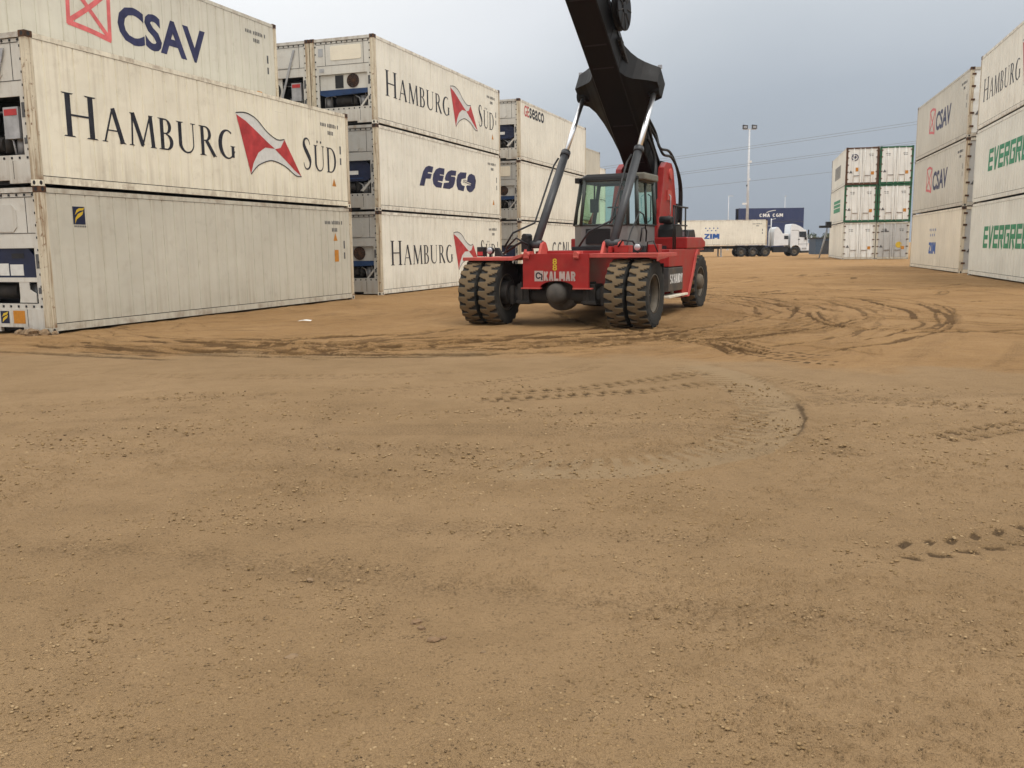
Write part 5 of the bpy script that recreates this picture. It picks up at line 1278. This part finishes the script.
# ------------------------------------------------------------------ truck, trailer and its container
GZ = ground_z(28, 104)
TX = 33.53; TY0 = 103.0
def tz(X, Y): return (TX-(615-X)*.00887, GZ+(710-Y)*.00887)
trk = empty('tractor_truck', (31.0, 104.2, GZ), 0, 'white long-haul tractor truck with roof fairing, pulling the cream container trailer', 'truck')
def T(mb, name, mat, par=None, bevel=.0):
    for i, p in enumerate(mb.v): mb.v[i] = (p[0]-31.0, p[1]-104.2, p[2]-GZ)
    return mb.build(name, M[mat], par or trk, None, bevel)
prof = [(378,590),(380,390),(386,312),(400,305),(440,312),(500,338),(535,362),(548,378),(575,380),(590,455),(604,545),(616,585),(615,668),(520,670),(508,615),(480,582),(445,572),(408,584),(388,612)]
cabt = T(MB().prism([tz(*p) for p in prof], 'y', TY0, TY0+2.45), 'truck_cab', 'truckwhite', bevel=.03)
T(MB().prism([tz(*p) for p in ((487,402),(572,402),(580,462),(574,478),(490,470))], 'y', TY0-.012, TY0-.002), 'side_window', 'darkglass', cabt)
T(MB().add([(tz(578,384)[0]+.012,TY0+.12,tz(578,384)[1]-.05),(tz(596,490)[0]+.012,TY0+.12,tz(596,490)[1]),(tz(596,490)[0]+.012,TY0+2.33,tz(596,490)[1]),(tz(578,384)[0]+.012,TY0+2.33,tz(578,384)[1]-.05)], [(0,1,2,3)]), 'windscreen', 'darkglass', cabt)
T(MB().box(tz(592,0)[0],tz(606,0)[0],TY0-.22,TY0-.05,tz(0,440)[1],tz(0,380)[1]), 'wing_mirror', 'black', cabt, .02)
T(MB().box(tz(556,0)[0],tz(582,0)[0],TY0-.10,TY0-.012,tz(0,505)[1],tz(0,470)[1]), 'wing_mirror', 'black', cabt, .02)
T(MB().box(tz(474,0)[0],tz(498,0)[0],TY0-.02,TY0-.002,tz(0,505)[1],tz(0,495)[1]), 'door_handle', 'black', cabt)
T(MB().box(tz(525,0)[0],tz(585,0)[0],TY0-.015,TY0-.002,tz(0,626)[1],tz(0,604)[1]), 'headlamp', 'ltsteel', cabt, .01)
T(MB().box(tz(512,0)[0],TX+.01,TY0-.006,TY0+.3,tz(0,668)[1],tz(0,640)[1]).box(tz(482,0)[0],tz(485,0)[0],TY0-.008,TY0-.001,tz(0,570)[1],tz(0,392)[1]).box(tz(584,0)[0],tz(587,0)[0],TY0-.008,TY0-.001,tz(0,590)[1],tz(0,490)[1]).box(tz(485,0)[0],tz(600,0)[0],TY0-.008,TY0-.001,tz(0,560)[1],tz(0,556)[1]), 'cab_trim', 'cylgrey', cabt)
T(MB().box(tz(392,0)[0],tz(480,0)[0],TY0-.006,TY0-.001,tz(0,388)[1],tz(0,384)[1]).box(tz(517,0)[0],tz(550,0)[0],TY0-.03,TY0+.05,GZ+.38,GZ+.46), 'cab_step', 'dark', cabt)
T(MB().prism([tz(*p) for p in ((168,578),(172,400),(184,362),(205,340),(228,350),(255,385),(280,424),(355,428),(355,572))], 'y', TY0+.02, TY0+2.4), 'side_fairing', 'truckwhite', bevel=.03)
T(MB().box(tz(298,0)[0],tz(352,0)[0],TY0+.005,TY0+.018,tz(0,495)[1],tz(0,452)[1]), 'fairing_window', 'darkglass')
T(MB().box(25.6,TX-.2,TY0+.75,TY0+1.65,GZ+.62,GZ+1.05).box(tz(170,0)[0],tz(360,0)[0],TY0+.05,TY0+.7,GZ+.45,GZ+1.1), 'truck_chassis', 'dark')
T(MB().cyl((tz(145,0)[0],TY0+.5,GZ+1.0),(tz(145,0)[0],TY0+.5,tz(0,235)[1]),.06).tube([(tz(105,0)[0],TY0+.5,tz(0,328)[1]),(tz(145,0)[0],TY0+.5,tz(0,328)[1])], .03).tube([(tz(145,0)[0],TY0+.5,tz(0,250)[1]),(tz(200,0)[0],TY0+.5,tz(0,235)[1])], .03), 'air_line_mast', 'pole')
def twheel(x, y, par, s=-1):
    w_ = MB().lathe([(.28,-.14),(.47,-.15),(.53,-.12),(.535,0),(.53,.12),(.47,.15),(.28,.14)], 'y', n=28).build('wheel', M['rubber_truck'], par); w_.location = (x, y, .53)
    MB().lathe([(.29,s*.13),(.26,s*.10),(.18,s*.04),(.15,s*.10),(.08,s*.13),(0,s*.13)], 'y', n=20).build('rim', M['rim'], w_)
for x in (31.96, 28.68, 27.27):
    for y, s in ((TY0+.18, -1), (TY0+2.27, 1)): twheel(x-31.0, y-104.2, trk, s)
for x in (28.68, 27.27):
    T(MB().prism([(x+.66*math.cos(R(a)), GZ+.55+.66*math.sin(R(a))) for a in range(25, 156, 13)]+[(x+.62*math.cos(R(a)), GZ+.55+.62*math.sin(R(a))) for a in range(155, 24, -13)], 'y', TY0+.03, TY0+.5), 'mudguard', 'black')
trl = empty('semi_trailer', (22.6, 104.2, GZ), 0, 'dark skeletal semi-trailer carrying the cream container behind the truck', 'trailer')
def TT(mb, name, mat):
    for i, p in enumerate(mb.v): mb.v[i] = (p[0]-22.6, p[1]-104.2, p[2]-GZ)
    return mb.build(name, M[mat], trl)
ZC = 1.40
TT(MB().box(16.7,28.6,TY0+.6,TY0+.75,1.08,ZC).box(16.7,28.6,TY0+1.7,TY0+1.85,1.08,ZC).box(16.7,16.9,TY0+.05,TY0+2.4,1.2,ZC).box(28.4,28.6,TY0+.05,TY0+2.4,1.2,ZC).box(22.4,22.6,TY0+.05,TY0+2.4,1.25,ZC), 'trailer_frame', 'dark')
TT(MB().box(23.7,23.85,TY0+.4,TY0+.55,GZ+.05,1.3).box(23.6,23.95,TY0+.35,TY0+.6,GZ,GZ+.06).box(23.7,23.85,TY0+1.9,TY0+2.05,GZ+.05,1.3), 'landing_leg', 'ltsteel')
TT(MB().box(20.6,22.9,TY0+.1,TY0+.16,.75,1.1), 'side_guard', 'dusty_dark')
for x in (17.6, 18.9, 20.2, 25.98):
    for y, s in ((TY0+.18, -1), (TY0+2.27, 1)): twheel(x-22.6, y-104.2, trl, s)
container(22.70, TY0+CW/2, ZC+.005, R(-90), side='warm', doors='door', unit='fan', marks=('ZIM','ID'), jit=False, label='cream container with blue lettering and dots riding on the truck trailer', group='containers on vehicles')

# ------------------------------------------------------------------ masts, cables
def lamp_mast(x, y, h, r0, r1, name, label, heads, bits=()):
    z = ground_z(x, y); o = empty(name, (x, y, z), 0, label, 'light mast', 'light masts beyond the yard')
    MB().cyl((0,0,0),(0,0,h),r0,r1,14).box(-r0*1.8,r0*1.8,-r0*1.8,r0*1.8,-.05,.12).build('mast_pole', M['pole'], o)
    if heads == 2:
        MB().box(-1.0,1.0,-.05,.05,h-.05,h+.05).build('cross_arm', M['pole'], o)
        for s in (-1, 1):
            f = MB().prism([(-.36,.30),(.36,.22),(.36,-.26),(-.36,-.26)], 'y', -.18, .12).build('floodlight', M['cylgrey'], o); f.location = (s*.66, -.05, h+.32)
            MB().box(-.24,.24,-.20,-.185,-.20,.12).build('floodlight_glass', M['lens'], f)
    else:
        MB().box(-.1,1.1 if heads == 1 else .3,-.09,.09,h-.03,h+.10).build('lamp_head', M['pole'], o)
    for bx, bz, mt in bits: MB().box(min(0,bx),max(0,bx),-.12,.12,bz-.10,bz+.16).build('junction_box', M[mt], o)
    return o
lamp_mast(34.75, 135, 17.8, .24, .12, 'floodlight_mast', 'tall pale mast with two floodlights on a cross arm, above the truck', 2, ((.42,13.2,'white'),(.28,10.7,'white'),(-.26,9.8,'cylgrey'),(-.75,7.2,'white')))
lamp_mast(52.1, 220, 12.7, .16, .09, 'lamp_post', 'faint slender lamp post left of the tall mast, beyond the trailer', 1)
lamp_mast(56.6, 190, 11.0, .12, .06, 'lamp_post', 'thin dark lamp post rising behind the navy container stack', 0)
def utility_pole(x, y, h, arms, label):
    z = ground_z(x, y); o = empty('utility_pole', (x, y, z), 0, label, 'utility pole', 'utility poles')
    MB().cyl((0,0,0),(0,0,h),.18,.11,12).build('pole_shaft', M['bark'], o)
    for a in arms: MB().box(-.06,.06,-.9,.9,a-z-.06,a-z+.06).build('cross_arm', M['bark'], o)
xl, xr = 7., 104.
cab_ = [(13.77,.1354,0.,'uppermost'),(13.50,.1340,.5,'second from top'),(11.53,.1242,0.,'third from top'),(11.28,.1235,.5,'fourth from top'),(9.34,.1017,0.,'lowest')]
zl = [a+(xl-23.85)*b for a, b, _, _ in cab_]; zr = [a+(xr-23.85)*b for a, b, _, _ in cab_]
utility_pole(xl, 130, zl[0]+.4, [zl[0], zl[2], zl[4]], 'wooden utility pole hidden behind the left stacks'); utility_pole(xr, 130, zr[0]+.4, [zr[0], zr[2], zr[4]], 'wooden utility pole far out at right')
for (a, b, dy, nm_), z0, z1 in zip(cab_, zl, zr):
    pts = []
    for k in range(33):
        t = k/32; pts.append((xl+(xr-xl)*t, 130+dy, z0+(z1-z0)*t-.35*4*t*(1-t)+.26))
    o = MB().tube(pts, .020, 6).build('power_cable', M['cabgrey']); tag(o, nm_+' of the thin power cables crossing the grey sky at right', 'cable', 'power cables across the sky')

# ------------------------------------------------------------------ around the back right stack
lp = empty('leaning_pole', (26.96, 80, ground_z(26.96, 80)), 0, 'grey leaning pole with dark lamp head beside the back right stack', 'pole')
d_ = Vector((.70, .15, 2.75))
MB().cyl((0,0,0), d_, .06, .045, 10).build('pole_shaft', M['ltsteel'], lp)
MB().cyl((.06,.1,0), d_+Vector((.05,0,-.3)), .03, .03, 8).build('pole_stay', M['ltsteel'], lp)
MB().box(.0,.95,-.1,.3,2.62,2.82).box(.55,.95,-.1,.3,2.82,3.15).build('lamp_head', M['dark'], lp)
tw_ = empty('reefer_power_rack', (31.55, 88.2, ground_z(31, 88.2)), R(-14.4), 'steel power rack with small dark platforms behind the back right stack', 'rack')
fr_ = MB()
for x in (-.35, .9):
    for y in (0, 1.0): fr_.box(x-.05,x+.05,y-.05,y+.05,0,9.3)
fr_.build('rack_posts', M['dusty_dark'], tw_)
for z in (2.9, 5.5, 8.6): MB().box(-.80,1.1,-.1,1.1,z-.06,z).box(-.85,-.45,-.1,.2,z-.1,z+.45).build('rack_platform', M['dark'], tw_)
cn = empty('site_cabin', (38.0, 110, ground_z(38, 110)), 0, 'dark blue-grey cabin half hidden behind the back right stack', 'cabin')
MB().box(-1.4,1.8,0,2.4,.1,1.95).build('cabin_wall', mat_simple('blue_grey_cabin_paint', (.06,.09,.13), .6), cn)
MB().box(-1.5,1.9,-.1,2.5,1.95,2.07).build('cabin_roof', M['dusty_dark'], cn); MB().box(-.6,.2,-.02,-.004,.15,1.7).build('cabin_door', M['cylgrey'], cn)
for k, (x, h, lb) in enumerate(((39.35, 2.3, 'pale marker post just right of the truck front, taller one'), (40.0, 1.6, 'short pale marker post right of the taller marker post'))):
    z = ground_z(x, 120); o = MB().cyl((0,0,0),(0,0,h),.09,.08,10).cyl((0,0,h),(0,0,h+.1),.11,.05,10).build('marker_post', M['pole']); o.location = (x, 120, z)
    tag(o, lb, 'post', 'marker posts')

# ------------------------------------------------------------------ far trees
def tree(x, y, h, wd, seed, label):
    r_ = random.Random(seed); o = empty('tree', (x, y, ground_z(x, y)), r_.uniform(0, 6), label, 'tree', 'far trees beyond the yard')
    tb = MB().cyl((0,0,0),(.08,0,h*.55),.13,.07,8)
    cl = []
    for k in range(9):
        a = r_.uniform(0, 6.28); q = r_.uniform(.15, 1)*wd*.5; p = Vector((q*math.cos(a), q*math.sin(a), h*r_.uniform(.42, .9))); cl.append((p, r_.uniform(.3,.62)*wd*.42))
        tb.cyl((.05,0,h*r_.uniform(.25,.5)), p, .05, .02, 5)
    tb.build('trunk', M['bark'], o)
    lf = MB()
    for p, rad in cl:
        for k in range(85):
            d = Vector((r_.gauss(0,1), r_.gauss(0,1), r_.gauss(0,.8))).normalized()*rad*r_.random()**.45
            c = p+d; n_ = Vector((r_.gauss(0,1), r_.gauss(0,1), r_.gauss(.6,1))).normalized(); a = n_.orthogonal().normalized(); b = n_.cross(a); s = r_.uniform(.07,.17)
            lf.add([c-a*s-b*s*.5, c+a*s*.3-b*s, c+a*s+b*s*.4, c-a*s*.2+b*s], [(0,1,2,3)])
    me = bpy.data.meshes.new('crown'); me.from_pydata(lf.v, [], lf.f); me.materials.append(None); link('crown', me, M['leaf' if seed % 2 else 'leaf2'], o)
wh = ('leftmost', 'second', 'third', 'fourth', 'fifth', 'sixth', 'seventh', 'rightmost')
for k, (x, y, h, wd) in enumerate(((83.0,262,4.3,4.0),(85.6,258,3.3,3.4),(87.4,266,4.6,4.2),(89.6,259,3.9,4.0),(91.8,264,4.4,4.4),(94.5,260,3.8,4.0),(80.2,268,3.8,3.8),(98,266,4.5,4.6))):
    tree(x, y, h, wd, 31+k, '%s hazy green tree on the horizon right of the truck' % {0:'second',1:'third',2:'fourth',3:'fifth',4:'sixth',5:'seventh',6:'leftmost',7:'rightmost'}[k])

# ------------------------------------------------------------------ loose things on the ground
lump('stone', -.90, 3.44, .022, M['stone'], 'largest flat tan stone lying in the left foreground', 'stone', 3, .35)
lump('stone', -1.01, 4.29, .018, M['stone'], 'small tan stone on the darker wheel line, left of centre', 'stone', 8, .5)
lump('stone', -.13, 3.46, .010, M['stone'], 'tiny pale stone near the middle of the foreground', 'stone', 12, .6)
for k, (x, y, s) in enumerate(((-.43,3.76,.022),(-.40,3.70,.016),(-.34,3.58,.020),(-.30,3.60,.013))):
    lump('earth_clod', x, y, s, M['clod'], ('largest dark clod of the foreground cluster', 'small dark clod beside the largest clod', 'dark clod nearest the camera in the cluster', 'smallest dark clod of the foreground cluster')[k], 'clod', 20+k, .6, 'dark clods in the foreground')
pz = ground_z(-4.64, 20.37)
pp = MB().add([(-.15,-.05,.012),(-.02,-.08,.03),(.13,-.02,.01),(.15,.06,.025),(.02,.08,.04),(-.13,.05,.02)], [(0,1,4,5),(1,2,3,4)]).build('paper_scrap', M['sticker']); pp.location = (-4.64, 20.37, pz+.01)
tag(pp, 'white crumpled paper scrap lying on sand beside the grey container', 'litter')
for k, (x, y, s) in enumerate(((-9.45,17.85,.14),(-9.25,17.92,.11),(-9.62,17.98,.12),(-9.05,17.95,.07),(-9.8,18.05,.10))):
    lump('earth_clod', x, y, s, M['stone'], ('biggest tan clod heaped at the grey container corner', 'tan clod right of the biggest one at the grey container', 'tan clod left of the biggest one at the grey container', 'smallest tan clod by the grey container corner', 'outermost left tan clod under the grey container end')[k], 'clod', 60+k, .75, 'tan clods heaped at the container corner')

# ------------------------------------------------------------------ air
hz = MB().box(-140, 190, -25, 420, -1.3, 42).build('haze', None); tag(hz, 'thin pale haze filling the air of the yard', 'haze', kind='stuff')
hm = bpy.data.materials.new('haze_air'); hm.use_nodes = True; nt = hm.node_tree
nt.nodes.remove(nt.nodes['Principled BSDF']); pv = nt.nodes.new('ShaderNodeVolumePrincipled')
pv.inputs['Color'].default_value = (.86, .90, .95, 1); pv.inputs['Density'].default_value = .00028; pv.inputs['Anisotropy'].default_value = .2
nt.links.new(pv.outputs[0], nt.nodes['Material Output'].inputs['Volume']); hz.material_slots[0].material = hm
scene.cycles.volume_bounces = 0
